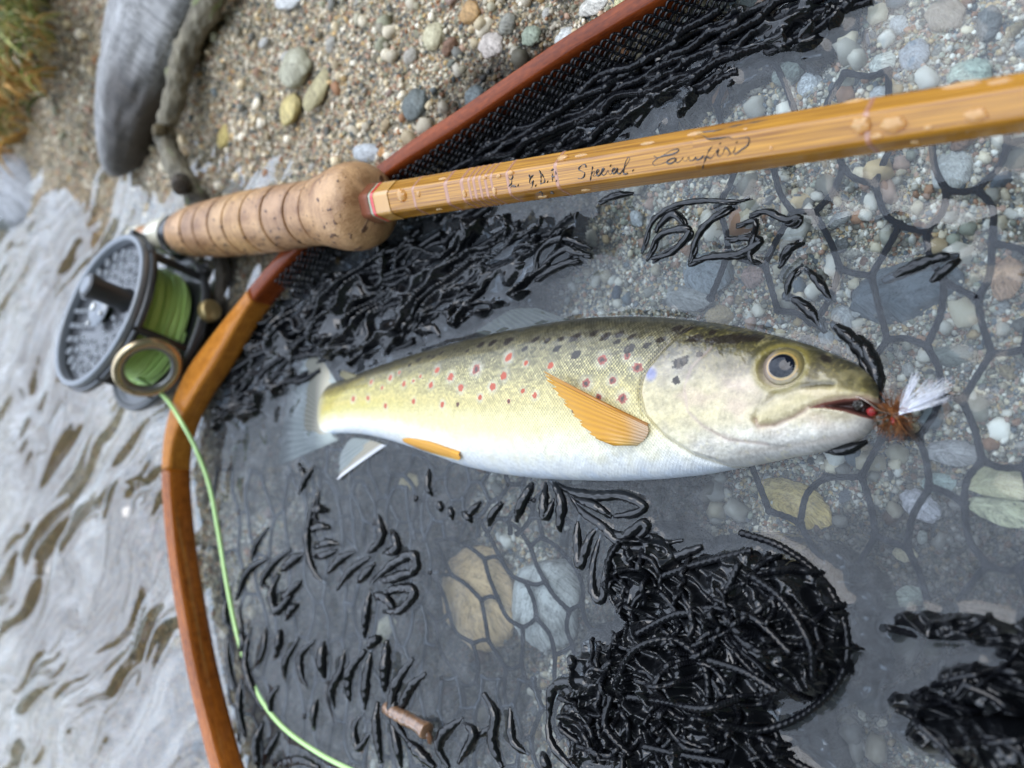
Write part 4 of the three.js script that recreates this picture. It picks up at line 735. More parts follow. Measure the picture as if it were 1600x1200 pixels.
hexTube('winding', sAt(606), sAt(628), mat([.52, .27, .06], 0.25, { clearcoat: 1, clearcoatRoughness: 0.06 }), 12, 0.0002);
// cork
const corkTex = tex(1024, 1024, (u, v) => { const p = tn(u, v, 14, 3, 2), q2 = tn(u, v, 44, 2, 6), l = tn(u, v, 4, 3, 11); let c = mixc([.25, .12, .046], [.54, .32, .155], clamp(0.55 + 0.75 * l + 0.4 * q2 + 0.3 * tn((u * 1) % 1, (v * 1) % 1, 9, 3, 30))); c = mixc(c, [.06, .02, .01], 0.9 * sstep(0.33, 0.5, p + 0.25 * q2)); return c; });
const corkBump = tex(1024, 1024, (u, v) => 0.7 + 0.2 * tn(u, v, 44, 2, 6) - 0.6 * sstep(0.3, 0.5, tn(u, v, 14, 3, 2) + 0.25 * tn(u, v, 44, 2, 6)), { gray: true });
const corkMat = mat([1, 1, 1], 0.5, { map: corkTex, bumpMap: corkBump, bumpScale: 0.0004, clearcoat: 0.25, clearcoatRoughness: 0.3 });
const corkMats = [1, 0.88, 1.05, 0.8, 0.94].map((k, i) => { const m = corkMat.clone(); m.color.setRGB(k, k * (1 - 0.03 * (i % 2)), k * (1 - 0.06 * (i % 3))); return m; });
const gripR = curve1([[284, 31], [292, 36], [310, 41], [340, 45.5], [367, 48.5], [391, 50.5], [419, 51.5], [451, 52], [485, 51.5], [503, 53], [517, 57], [530, 62.5], [545, 68], [558, 70], [570, 66.5], [578, 57], [583, 44], [585, 28]].map(([x, h]) => [sAt(x), rAt(x, h)]));
const cuts = [284, 320, 342, 367, 391, 419, 451, 485, 512];
for (let i = 0; i < cuts.length - 1; i++) { const a = sAt(cuts[i]), z = sAt(cuts[i + 1]), n = 26; lathe('cork_ring', Array.from({ length: n + 1 }, (_, k) => { const u = k / n, s = lerp(a, z, u), e = Math.min(u, 1 - u) * (z - a); return [s, gripR(s) - 0.0009 * Math.exp(-e / 0.0003) - (k === 0 || k === n ? 0.003 : 0)]; }), corkMats[(i * 3) % 5]); }
lathe('cork_flare', Array.from({ length: 61 }, (_, k) => { const a = sAt(512), z = sAt(585), u = k / 60, s = a + (z - a) * (1 - (1 - u) ** 1.6); return [s, Math.max(0.002, gripR(s) - (k === 0 ? 0.003 : 0.0006 * Math.exp(-(s - a) / 0.0002)))]; }).concat([[sAt(580), rAt(580, 20)]]), corkMat);
lathe('winding_check', [[sAt(571), rAt(580, 30)], [sAt(578), rAt(580, 31)], [sAt(583), rAt(580, 31)], [sAt(585), rAt(580, 29)], [sAt(585.5), rAt(580, 26)]], mat([.012, .012, .014], 0.3, { clearcoat: 1 }));
// reel seat
const seatWood = mat([1, 1, 1], 0.35, { map: woodTex([.3, .12, .04], [.55, .27, .11], 12), clearcoat: 0.8 }), cream = mat([.68, .64, .5], 0.35, { clearcoat: 0.6 });
lathe('reel_seat', profPx([[226, 22], [240, 23], [284, 24]], 10), seatWood);
lathe('cap_ring', [[sAt(214), 0.0005], [sAt(214.5), rAt(220, 20)], [sAt(216), rAt(220, 23)], [sAt(226), rAt(226, 24)], [sAt(228), rAt(228, 22)]], cream).userData.label = 'cream end cap of the reel seat';
lathe('slide_ring', [[sAt(250), rAt(250, 24)], [sAt(251), rAt(251, 29)], [sAt(270), rAt(270, 30)], [sAt(271), rAt(271, 24)]], cream).userData.label = 'cream sliding ring that holds the reel foot';
lathe('grip_check', [[sAt(273), rAt(275, 24)], [sAt(274), rAt(275, 31)], [sAt(286), rAt(285, 33)], [sAt(287), rAt(285, 26)]], mat([.1, .1, .1], 0.25, { metalness: 0.8 }));
// handwriting: ink strokes on the facets
function onRod(px, py) {
  const d = ray(px, py); let best = null;
  for (const k of [0, 1, -1]) {
    const nn = rodN.clone().multiplyScalar(Math.cos(k * Math.PI / 3)).addScaledVector(rodW, Math.sin(k * Math.PI / 3));
    let s = sAt(px); let p;
    for (let i = 0; i < 4; i++) { const o = rodPt(s).addScaledVector(nn, rodR(s) * 0.985); const t = o.clone().sub(CAM).dot(nn) / d.dot(nn); p = CAM.clone().addScaledVector(d, t); s = p.clone().sub(rodA).dot(rodE); }
    const w = p.clone().sub(rodPt(s)).cross(rodE).length(), r = rodR(s) * 0.985;
    if (d.dot(nn) < 0 && w < r * 1.17 && (!best || w < best.w)) best = { p, w, s };
  }
  return best?.p;
}
{
  const ink = mat([.02, .018, .022], 0.4, { clearcoat: 1, clearcoatRoughness: 0.07 });
  const strokes = (name, list, ox, oy, k, w) => { const b = new GB(); for (const str of list) { let P = str.split(' ').map((q) => q.split(',').map(Number)); if (P.length === 1) P = [P[0], [P[0][0] + 4, P[0][1] + 3]]; const dot = P.length === 2 && Math.hypot(P[1][0] - P[0][0], P[1][1] - P[0][1]) < 6; const pts = P.map(([x, y]) => onRod(ox + x / k, oy + y / k)).filter(Boolean); if (pts.length > 1) b.tube(smooth(pts, dot ? 0.0001 : 0.00018), dot ? w * 1.7 : (t) => w * (0.75 + 0.4 * Math.sin(t * 17 + P[0][0])), 6); } return mesh(name, inRod(b.geo()), ink, rod, { kind: 'stuff' }); };
  strokes('inscription', ['105,345 125,365 150,350 155,320 145,360 140,410 115,440 110,455 125,460 145,440 165,440 190,445', '215,432', '340,310 350,345 375,340 390,315 372,325 350,370 345,410 370,405 388,380 380,420 372,455 358,460', '415,435', '465,270 475,330 475,410', '455,265 500,330 520,385 500,405 470,415', '550,390', '605,300 605,388', '590,268 620,250 645,280 645,320 610,335 592,330', '652,380',
    '988,228 980,200 955,198 915,225 905,250 940,275 970,290 965,330 930,355 895,355', '1062,220 1050,300 1035,380', '1040,335 1060,290 1085,272 1085,300 1062,325 1095,325 1118,290 1135,262 1120,252 1105,290 1120,325 1150,305 1175,270 1195,245 1175,245 1165,290 1180,320 1210,305 1240,260 1245,290 1262,310 1290,280 1320,240 1295,245 1285,285 1305,300 1335,265 1345,235 1345,290 1370,300 1410,250 1460,180 1485,125 1470,115 1440,160 1420,240 1415,295 1435,305 1460,295', '1265,208', '1520,262', '430,520 480,505 490,545', '570,495 610,505 580,525 622,522'], 780, 230, 7.273, 0.00019);
  strokes('signature', ['305,465 345,480 400,460 500,400 580,385 585,402 520,440 400,465 330,500 290,545 300,568 370,560 440,530 510,490 550,485 490,500 450,535 480,550 530,530 560,490 550,530 580,535 620,500 635,475 635,510 670,520 690,490 700,470 710,515 750,510 780,475 785,505 830,495 870,460', '972,350 930,400 900,470 870,550 858,605', '880,500 900,470 950,490 1000,430 1040,385 1025,440 1040,470 1075,450 1120,370 1160,410 1165,445 1130,465', '1160,450 1200,420 1232,360 1215,420 1225,445 1250,430 1300,390 1370,340 1388,280 1375,255 1300,258 1200,270 1160,250 1040,262 920,268 870,235 790,215 800,205 900,190 1000,180', '1000,180 1200,130 1400,90 1590,55', '1055,320', '1243,305'], 980, 180, 7.273, 0.00016);
}
// water beads on rod and hoop
const dropMat = new THREE.MeshPhysicalMaterial({ roughness: 0.02, transmission: 0.62, thickness: 0, ior: 1.5 }); dropMat.color.setRGB(.9, .62, .26);  // amber base colour paints in the bright light gathered by the beads
function drop(p, n, e, a, b, h, label, group) { // each bead is counted along its facet
  const g = new THREE.SphereGeometry(1, 28, 24), P = g.attributes.position, k = rnd() * 50;
  for (let i = 0; i < P.count; i++) { const x = P.getX(i), z = P.getZ(i), w = 1 + 0.16 * N2(x * 1.3 + k, z * 1.3); P.setXYZ(i, x * w * a, (P.getY(i) > 0 ? P.getY(i) ** 0.8 * h : P.getY(i) * 0.0001), z * w * b); }
  g.computeVertexNormals();
  const o = mesh('water_drop', g, dropMat), w = n.clone().cross(e).normalize(), m = new THREE.Matrix4().makeBasis(e.clone(), n.clone(), w.clone().negate()).setPosition(p.clone().addScaledVector(n, -0.00004));
  o.applyMatrix4(m); tag(o, label, 'water drop', group);
}
const ORD = 'first second third fourth fifth sixth seventh eighth ninth tenth eleventh twelfth thirteenth fourteenth fifteenth sixteenth'.split(' '), seen = {}, FAC = { 0: 'middle', 1: 'lower', '-1': 'upper' };
for (const [px, py, a, b] of [[628, 305, 9, 11], [654, 303, 3.5, 5], [692, 279, 9, 3], [726, 303, 4, 6], [773, 299, 4, 6], [757, 278, 4, 3], [779, 275, 5, 3.5], [798, 270, 6, 4], [880, 247, 10, 6.5], [908, 243, 12, 4], [686, 327, 7, 2.5], [848, 307, 10, 4], [915, 297, 9, 4], [1012, 224, 13, 4], [1086, 209, 14, 5], [1346, 195, 15, 14], [1397, 194, 20, 13], [1525, 180, 17, 10], [1504, 133, 28, 7], [1562, 128, 18, 6], [1430, 222, 7, 5], [1205, 231, 3, 3.5], [1335, 158, 16, 4], [1450, 200, 6, 4], [1165, 201, 4, 2.5], [1370, 213, 9, 5]].sort((a, b) => a[0] - b[0])) {
  const p = onRod(px, py); if (!p) continue;
  const s = p.clone().sub(rodA).dot(rodE), nn = p.clone().sub(rodPt(s)), an = Math.round(Math.atan2(nn.dot(rodW), nn.dot(rodN)) / (Math.PI / 3)) * Math.PI / 3;
  const n = rodN.clone().multiplyScalar(Math.cos(an)).addScaledVector(rodW, Math.sin(an));
  drop(p, n, rodE, sz(p, a) * 1.05, sz(p, b), sz(p, Math.min(a, b)) * 0.75, `${a > 11 ? 'large ' : a < 5 ? 'tiny ' : ''}water bead on the ${FAC[Math.round(an / (Math.PI / 3))]} facet of the rod, ${ORD[seen[an] = (seen[an] ?? -1) + 1]} from the cork grip`, 'water beads on the rod');
}

// ---------------------------------------------------------------- reel, lying on its back plate, face up
const RR = 0.0285, PSI = 12 * D;
const reelH = V(0, 0, 1).multiplyScalar(Math.cos(PSI)).add(V(0, Math.sin(PSI), 0)); reelH.addScaledVector(rodE, -reelH.dot(rodE)).normalize();
const reelN = reelH.clone().cross(rodE).normalize(); if (reelN.y < 0) reelN.negate();
const WID = 0.024;
const reelC = rodPt(sAt(255)).addScaledVector(reelH, 0.0335);
const reel = thing('fly_reel', 'grey perforated fly reel holding green line, clamped under the cork grip', 'reel', reelC);
const rM = new THREE.Matrix4().makeBasis(rodE, reelN, rodE.clone().cross(reelN)); reel.setRotationFromMatrix(rM);   // own axes: y out of the face
const silver = mat([.74, .76, .79], 0.5, { metalness: 0.15, clearcoat: 0.15 }), rimGrey = mat([.2, .215, .235], 0.4, { metalness: 0.45, clearcoat: 0.2 }), dark = mat([.06, .063, .068], 0.35, { metalness: 0.5, clearcoat: 0.4 }), black = mat([.012, .012, .013], 0.45, { clearcoat: 0.3 });
const latheY = (pts, seg = 72) => new THREE.LatheGeometry(pts.map(([r, y]) => new THREE.Vector2(r, y)), seg);
const hz = WID / 2;
mesh('spool_rim', latheY([[RR - 0.0026, hz - 0.002], [RR - 0.0026, hz + 0.0004], [RR - 0.0018, hz + 0.0012], [RR - 0.0006, hz + 0.0012], [RR, hz + 0.0005], [RR, hz - 0.0016], [RR - 0.001, hz - 0.002], [RR - 0.0026, hz - 0.002]]), rimGrey, reel);
mesh('frame_ring', latheY([[RR - 0.002, hz - 0.0042], [RR + 0.0006, hz - 0.0042], [RR + 0.0006, hz - 0.0018], [RR - 0.002, hz - 0.0018], [RR - 0.002, hz - 0.0042]]), dark, reel);
{
  const sh = new THREE.Shape(); sh.absarc(0, 0, RR - 0.0022, 0, 6.2832, false);
  const hole = (r, a, rx, ry) => { const p = new THREE.Path(); p.absellipse(Math.cos(a) * r, Math.sin(a) * r, rx, ry, 0, 6.2832, true, a); sh.holes.push(p); };
  for (const [r, n, rx, ry] of [[0.0215, 24, 0.0016, 0.0008], [0.0168, 18, 0.0012, 0.0008], [0.0126, 13, 0.0009, 0.0008]]) for (let k = 0; k < n; k++) hole(r, (k + 0.5 * (n % 3)) / n * 6.2832, rx, ry);
  const g = new THREE.ExtrudeGeometry(sh, { depth: 0.0009, bevelEnabled: false, curveSegments: 18 }); g.rotateX(-Math.PI / 2); g.translate(0, hz - 0.0012, 0);
  mesh('face_plate', g, silver, reel);
  mesh('spool_flange', latheY([[0.0205, hz - 0.0034], [RR - 0.0024, hz - 0.0032], [RR - 0.0024, hz - 0.0026], [0.004, hz - 0.0026]]), dark, reel);
}
mesh('hub', latheY([[0, hz + 0.0022], [0.0034, hz + 0.0021], [0.004, hz + 0.0015], [0.0062, hz + 0.0009], [0.0066, hz - 0.0002]], 40), rimGrey, reel);
{ const g = new GB(); for (const [x, z, r] of [[0, 0, 0.0016], [0.0052, 0.002, 0.0008], [-0.002, 0.0056, 0.0008]]) g.add(latheY([[0, 0.0009], [r * 0.8, 0.0008], [r, 0.0004], [r, -0.0004]], 20), new THREE.Matrix4().makeTranslation(x, hz + (x || z ? 0.001 : 0.0022), z)); mesh('screw', g.geo(), mat([.55, .55, .53], 0.35, { metalness: 0.8 }), reel, { kind: 'stuff' }); }
{ // handle: the knob stands out of the face; placed where it was seen
  const base = V(0, 0, 0), f = reelC.clone().addScaledVector(reelN, hz + 0.001);
  const q = (() => { let p = f.clone(); for (let i = 0; i < 30; i++) { const [x, y] = proj(p), e = 0.001, [x1, y1] = proj(p.clone().addScaledVector(rodE, e)), [x2, y2] = proj(p.clone().addScaledVector(reelH, e)), a = (x1 - x) / e, b = (x2 - x) / e, c = (y1 - y) / e, d = (y2 - y) / e, det = a * d - b * c, rx = 196 - x, ry = 470 - y; p.addScaledVector(rodE, 0.6 * (rx * d - b * ry) / det).addScaledVector(reelH, 0.6 * (a * ry - c * rx) / det); } return p; })();
  const l = q.sub(f).applyMatrix4(rM.clone().invert());
  const g = latheY([[0.0001, 0], [0.0042, 0], [0.0045, 0.001], [0.0037, 0.003], [0.0036, 0.009], [0.0042, 0.0135], [0.0038, 0.0145], [0.0001, 0.0147]], 32); g.translate(l.x, hz + 0.0002, l.z);
  const h = mesh('handle', g, black, reel); const cap = latheY([[0.0001, 0.0005], [0.0026, 0.0004], [0.003, 0]], 24); cap.translate(l.x, hz + 0.0148, l.z); mesh('handle_cap', cap, rimGrey, h);
}
mesh('back_plate', latheY([[0, -hz - 0.0022], [RR - 0.004, -hz - 0.0022], [RR + 0.0002, -hz - 0.0012], [RR + 0.0012, -hz + 0.0004], [RR + 0.0012, -hz + 0.0026], [RR - 0.0004, -hz + 0.003], [RR - 0.0014, -hz + 0.0006], [0, -hz + 0.0004]]), dark, reel);
{ const phi = [-2.2, -0.85, 0.22, 1.0, 2.6]; for (const a of phi) { const g = new THREE.CylinderGeometry(0.0014, 0.0014, WID - 0.003, 14); g.translate(Math.cos(a) * (RR - 0.0006), -0.0002, Math.sin(a) * (RR - 0.0006)); mesh('pillar', g, black, reel); } }
const lineMat = mat([.62, .88, .26], 0.42, { clearcoat: 0.35 });
{ // line wound on the spool, turn beside turn
  const g = new GB(), pts = [], q = mulberry(4), turns = 26, R0 = 0.0212;
  for (let i = 0; i <= turns * 60; i++) { const a = i / 60 * 6.28319, w = i / (turns * 60); pts.push(V(Math.cos(a) * (R0 + 0.0007 * N2(w * 9, 1) + 0.0004 * N2(w * 60, 3)), lerp(-hz + 0.002, hz - 0.0055, w) + 0.0007 * N2(a * 0.4, 7), Math.sin(a) * (R0 + 0.0007 * N2(w * 9, 1)))); }
  g.tube(pts, 0.00046, 8); const pts2 = pts.filter((_, i) => i % 2 === 0).map((p) => V(p.x * 0.965, p.y * 0.97 + 0.0003, -p.z * 0.965)); g.tube(pts2, 0.00046, 7);
  mesh('wound_line', g.geo(), lineMat, reel);
  mesh('spool_drum', latheY([[0.008, -hz + 0.001], [0.0198, -hz + 0.001], [0.0198, hz - 0.0045], [0.008, hz - 0.0045]]), mat([.1, .16, .05], 0.6), reel);
}
{ // foot between reel and rod, spreading along the seat
  const g = new GB(), d = reelC.clone().sub(rodA).dot(reelH), off = -d; // along -z in reel axes
  const zr = new THREE.Vector3().copy(reelH).applyMatrix4(rM.clone().invert()), sgn = Math.sign(zr.z) || 1, sx = rodPt(sAt(258)).sub(reelC).dot(rodE);
  const zf = -sgn * (d - rAt(258, 24)), box = (x, y, z, w, h, l) => { const b = new THREE.BoxGeometry(w, h, l, 1, 1, 1); b.translate(x, y, z); g.add(b); };
  g.add(new THREE.CylinderGeometry(0.0016, 0.0016, WID * 0.95, 16).translate(0.0, 0, -sgn * (RR + 0.001)));
  box(0, 0, (-sgn * RR + zf) / 2, 0.012, 0.004, Math.abs(zf + sgn * RR) + 0.002);
  box(sx * 0.5, 0, zf, 0.04, 0.005, 0.002);
  mesh('foot', g.geo(), dark, reel);
}
const inv = rM.clone().invert(), toReel = (p) => p.clone().sub(reelC).applyMatrix4(inv);
// line guide ring stands at the rim, facing outwards
const guideW = (() => { let best, bd = 1e9; for (let a = 0; a < 6.283; a += 0.01) { const dir = rodE.clone().multiplyScalar(Math.cos(a)).addScaledVector(reelH, Math.sin(a)), p = reelC.clone().addScaledVector(dir, RR + 0.0015), [x, y] = proj(p), d = (x - 218) ** 2 + (y - 566) ** 2; if (d < bd) { bd = d; best = { p, dir }; } } return best; })();
{
  const g = new THREE.TorusGeometry(0.0098, 0.0016, 18, 64), g2 = new THREE.TorusGeometry(0.0086, 0.0013, 14, 64);
  const dir = guideW.dir.clone().applyMatrix4(inv).normalize(), m = new THREE.Matrix4().makeRotationFromQuaternion(new THREE.Quaternion().setFromUnitVectors(V(0, 0, 1), dir)).setPosition(toReel(guideW.p));
  g.applyMatrix4(m); g2.applyMatrix4(m);
  const o = mesh('line_guide', g, mat([.5, .4, .26], 0.25, { metalness: 0.9 }), reel); mesh('guide_liner', g2, mat([.2, .2, .19], 0.3, { metalness: 0.7 }), o);
}
{ // brass tension knob on the edge of the back plate
  let best, bd = 1e9; for (let a = 0; a < 6.283; a += 0.01) { const dir = rodE.clone().multiplyScalar(Math.cos(a)).addScaledVector(reelH, Math.sin(a)), p = reelC.clone().addScaledVector(dir, RR + 0.002).addScaledVector(reelN, -hz + 0.001), [x, y] = proj(p), d = (x - 312) ** 2 + (y - 485) ** 2; if (d < bd) { bd = d; best = { p, dir }; } }
  const g = latheY([[0.0001, 0.004], [0.003, 0.0038], [0.0038, 0.003], [0.004, 0.0008], [0.0034, 0], [0.0018, 0], [0.0018, -0.002]], 28);
  g.applyMatrix4(new THREE.Matrix4().makeRotationFromQuaternion(new THREE.Quaternion().setFromUnitVectors(V(0, 1, 0), best.dir.clone().applyMatrix4(inv))).setPosition(toReel(best.p)));
  mesh('tension_knob', g, mat([.34, .26, .12], 0.4, { metalness: 0.8 }), reel);
}
// ---------------------------------------------------------------- loose fly line
{
  const g0 = guideW.p, px = [[236, 603, 0.012], [262, 626, 0.0125], [285, 662, 0.0125], [303, 695, 0.009], [325, 752, 0.004], [341, 832, 0.0014], [353, 905, 0.001], [369, 985, 0.0008], [387, 1046, 0.0006], [408, 1092, 0.0002], [440, 1134, 0.0008], [500, 1178, 0.0012], [575, 1215, 0.0012], [680, 1260, 0.0012]];
  const P = [toWorldLow(g0, -0.006), toWorldLow(g0, 0.0), ...px.map(([x, y, h]) => at(x, y, h))], pts = smooth(P, 0.0008), g = new GB();
  function toWorldLow(p, o) { const q = proj(p); return at(216 + (o < 0 ? -16 : 0), 592, p.y - 0.005); }
  g.tube(pts, 0.0007, 12); wetPts(pts, 0.00088);
  const o = mesh('fly_line', moved(g.geo(), P[4]), mat([.45, .68, .26], 0.4, { clearcoat: 0.4 })); o.position.copy(P[4]); tag(o, 'pale green fly line running from the reel over the hoop into the net', 'fishing line');
}
// ---------------------------------------------------------------- stick, boulder, grass, twig
const barkTex = tex(512, 256, (u, v) => { const a = tn(u, v, 9, 4, 5), b = tn(u, v, 3, 3, 8), m = tn(u, v, 6, 3, 14); let c = mixc([.05, .042, .028], [.24, .21, .145], clamp(0.5 + 0.7 * a + 0.3 * b)); c = mixc(c, [.13, .16, .05], 0.7 * sstep(0.3, 0.6, m)); return c; });
const barkBump = tex(512, 256, (u, v) => 0.5 + 0.5 * tn(u, v, 9, 4, 5), { gray: true });
{
  const px = [[348, -40, .021, 26], [326, 8, .02, 26], [302, 52, .0185, 24], [282, 104, .017, 23], [272, 158, .0145, 21], [258, 205, .0125, 19], [266, 240, .011, 19], [284, 274, .009, 19], [304, 306, .007, 20], [326, 346, .005, 18], [343, 390, .002, 16], [349, 432, -.001, 15], [342, 480, -.003, 14], [330, 530, -.005, 13]];
  const P = px.map(([x, y, h]) => at(x, y, h)), R = px.map(([, , , r], i) => sz(P[i], r)), c0 = P[5], pts = smooth(P, 0.0012), b = new GB();
  const stick = thing('dead_branch', 'grey-brown lichened stick lying from the boulder down under the cork grip', 'branch', c0);
  b.tube(pts, (t) => { const k = t * (R.length - 1), i = Math.min(R.length - 2, Math.floor(k)); return 0.84 * lerp(R[i], R[i + 1], k - i) * (1 + 0.16 * N2(t * 26, 3) + 0.1 * N2(t * 60, 8) + 0.16 * Math.exp(-(((t - 0.5) / 0.02) ** 2))); }, 36, { uk: 12, col: (t) => { const w = sstep(0.56, 0.68, t + 0.03 * N2(t * 60, 1)); return mixc([1, 1, 1], [.16, .14, .12], w); } });
  const P2 = b.p; for (let i = 0; i < P2.length; i += 3) { const n = 0.0007 * fbm3(P2[i] * 260, P2[i + 1] * 260, P2[i + 2] * 260, 3); P2[i] += n; P2[i + 1] += n; P2[i + 2] += n; }
  const m = mat([1, 1, 1], 0.75, { map: barkTex, bumpMap: barkBump, bumpScale: 0.0009, vertexColors: true });
  mesh('trunk', moved(b.geo(), c0), m, stick);
  for (const [x, y, h, x2, y2, h2, r, c] of [[258, 205, .0135, 240, 203, .0175, 11, [.6, .5, .3]], [285, 285, .009, 281, 293, .0155, 15, [.2, .15, .11]]]) { const g = new GB(), a = at(x, y, h), e = at(x2, y2, h2); g.tube([a, a.clone().lerp(e, 0.5), a.clone().lerp(e, 0.85), e], (t) => sz(a, r) * (1.15 - 0.4 * t), 18, { uk: 12, col: [1, 1, 1].map((q, i) => c[i]) }); mesh('knot', moved(g.geo(), c0), m, stick); }
}
{
  let g = new THREE.IcosahedronGeometry(1, 22); g.deleteAttribute('uv'); g.deleteAttribute('normal'); g = mergeVertices(g, 1e-5);
  const c = at(236, 60, 0.011), tip = at(196, 282, 0.002), top = at(398, -210, 0.012), ax = top.clone().sub(tip), len = ax.length() / 2; ax.normalize();
  const ctr = tip.clone().lerp(top, 0.5), side = V(-ax.z, 0, ax.x), P = g.attributes.position, uv = [], col = [], v = V(0, 0, 0); ctr.y = 0.013;
  if (side.dot(RIGHT) < 0) side.negate(); side.y = 0; side.normalize();
  for (let i = 0; i < P.count; i++) {
    v.fromBufferAttribute(P, i); const d = v.clone();
    // a long wedge: ridge along the top, an undercut face towards the net
    let t = d.x, w = d.z, h = d.y; const taper = 1 - 0.55 * Math.max(0, -t) ** 1.5;
    const under = sstep(0.1, 0.9, w) * sstep(0.5, -0.6, h);
    let s = w * sz(ctr, 112) * taper * (1 - 0.62 * under), y = h * 0.021 * (0.6 + 0.4 * taper);
    const k = 1 + 0.1 * fbm3(d.x * 1.5, d.y * 1.5, d.z * 1.5, 3) + 0.008 * fbm3(d.x * 7, d.y * 7, d.z * 7, 2);
    const p = ctr.clone().addScaledVector(ax, t * len).addScaledVector(side, s * k).add(V(0, y * k, 0));
    P.setXYZ(i, p.x, p.y, p.z); uv.push(t * 2, w + h);
    const wet = sstep(0.013, 0.006, p.y + 0.003 * N2(t * 3, w * 3)), wet2 = sstep(0.05, 0.45, w + 0.1 * N2(t * 4, h * 4)) * sstep(-0.05, -0.4, t); const n = 0.85 + 0.3 * fbm3(d.x * 3, d.y * 3, d.z * 3, 3);  // wet base; undercut side painted dark for wetness and overhang shade
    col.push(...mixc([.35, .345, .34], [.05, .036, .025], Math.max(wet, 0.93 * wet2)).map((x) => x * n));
  }
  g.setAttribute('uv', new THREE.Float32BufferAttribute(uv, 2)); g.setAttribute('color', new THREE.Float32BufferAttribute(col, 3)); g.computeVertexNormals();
  const o = mesh('boulder', moved(g, ctr), mat([1, 1, 1], 0.55, { map: speck, bumpMap: speck, bumpScale: 0.0005, vertexColors: true, clearcoat: 0.2, clearcoatRoughness: 0.4 })); o.position.copy(ctr); tag(o, 'smooth grey wedge-shaped boulder with a dark wet and shade-painted underside left of the stick', 'rock');
}
{
  const b = new GB(), q = mulberry(21), cs = [[.16, .2, .04], [.3, .3, .08], [.42, .34, .13], [.4, .24, .06], [.22, .26, .07], [.5, .42, .22], [.09, .13, .03]];
  for (let k = 0; k < 1300; k++) {
    const px = -150 + 240 * q() ** 0.8, py = -90 + 330 * q(); if (px > 128 - py * 0.4 + 14 * N2(py * 0.03, 2)) continue;
    const p = onH(px, py, bed), an = -0.5 + 1.5 * (q() - 0.5) + 0.9, L = 0.014 + 0.026 * q(), dir = V(Math.cos(an), 0, Math.sin(an) * 0.9 + 0.2).normalize(), up = 0.012 + 0.012 * q(), ochre = py > 110 && q() < 0.6, c = ochre ? [.46, .25, .06] : cs[Math.floor(q() * cs.length)], s = 0.7 + 0.6 * q(), r = (0.0005 + 0.0006 * q()) * (ochre ? 1.3 : 1);
    b.tube([0, .2, .4, .6, .8, 1].map((t) => p.clone().addScaledVector(dir, L * t).add(V(0.002 * Math.sin(t * 3 + k), up * Math.sin(t * 2.4) * (1 - 0.25 * t), 0))), (t) => r * (1.05 - t ** 2), 4, { flat: 0.35, col: c.map((x) => x * s) });
  }
  mesh('grass', b.geo(), mat([1, 1, 1], 0.6, { vertexColors: true, transmission: 0 }), null, { kind: 'stuff', label: 'green and straw-coloured bank grass at the top left corner', category: 'grass' });
}
{ // broken twig caught among the cords
  const P = [at(606, 1106, -0.001), at(625, 1118, 0.0012), at(650, 1131, 0.0022), at(668, 1143, 0.0024)], b = new GB(), c0 = P[2].clone();
  b.tube(smooth(P, 0.0006), (t) => sz(c0, 12) * (0.96 + 0.1 * N2(t * 7, 1) + 0.2 * Math.exp(-((t - 0.93) ** 2) / 0.003)), 20, { uk: 60, col: (t, v) => mixc([.2, .1, .05], [.3, .17, .09], 0.5 + 0.5 * N2(t * 9, v * 5)) });
  b.tube(smooth([at(664, 1140, 0.002), at(671, 1152, 0.0014), at(672, 1160, 0.0005)], 0.0006), (t) => sz(c0, 7) * (1 - 0.4 * t), 12, { col: [.22, .11, .06] });
  wetPts(smooth(P, 0.0006), 0.0015);
  const o = mesh('twig', moved(b.geo(), c0), mat([1, 1, 1], 0.3, { vertexColors: true, clearcoat: 1, clearcoatRoughness: 0.12, map: speck })); o.position.copy(c0); tag(o, 'short brown broken twig caught in the netting at the bottom of the net', 'twig');
}
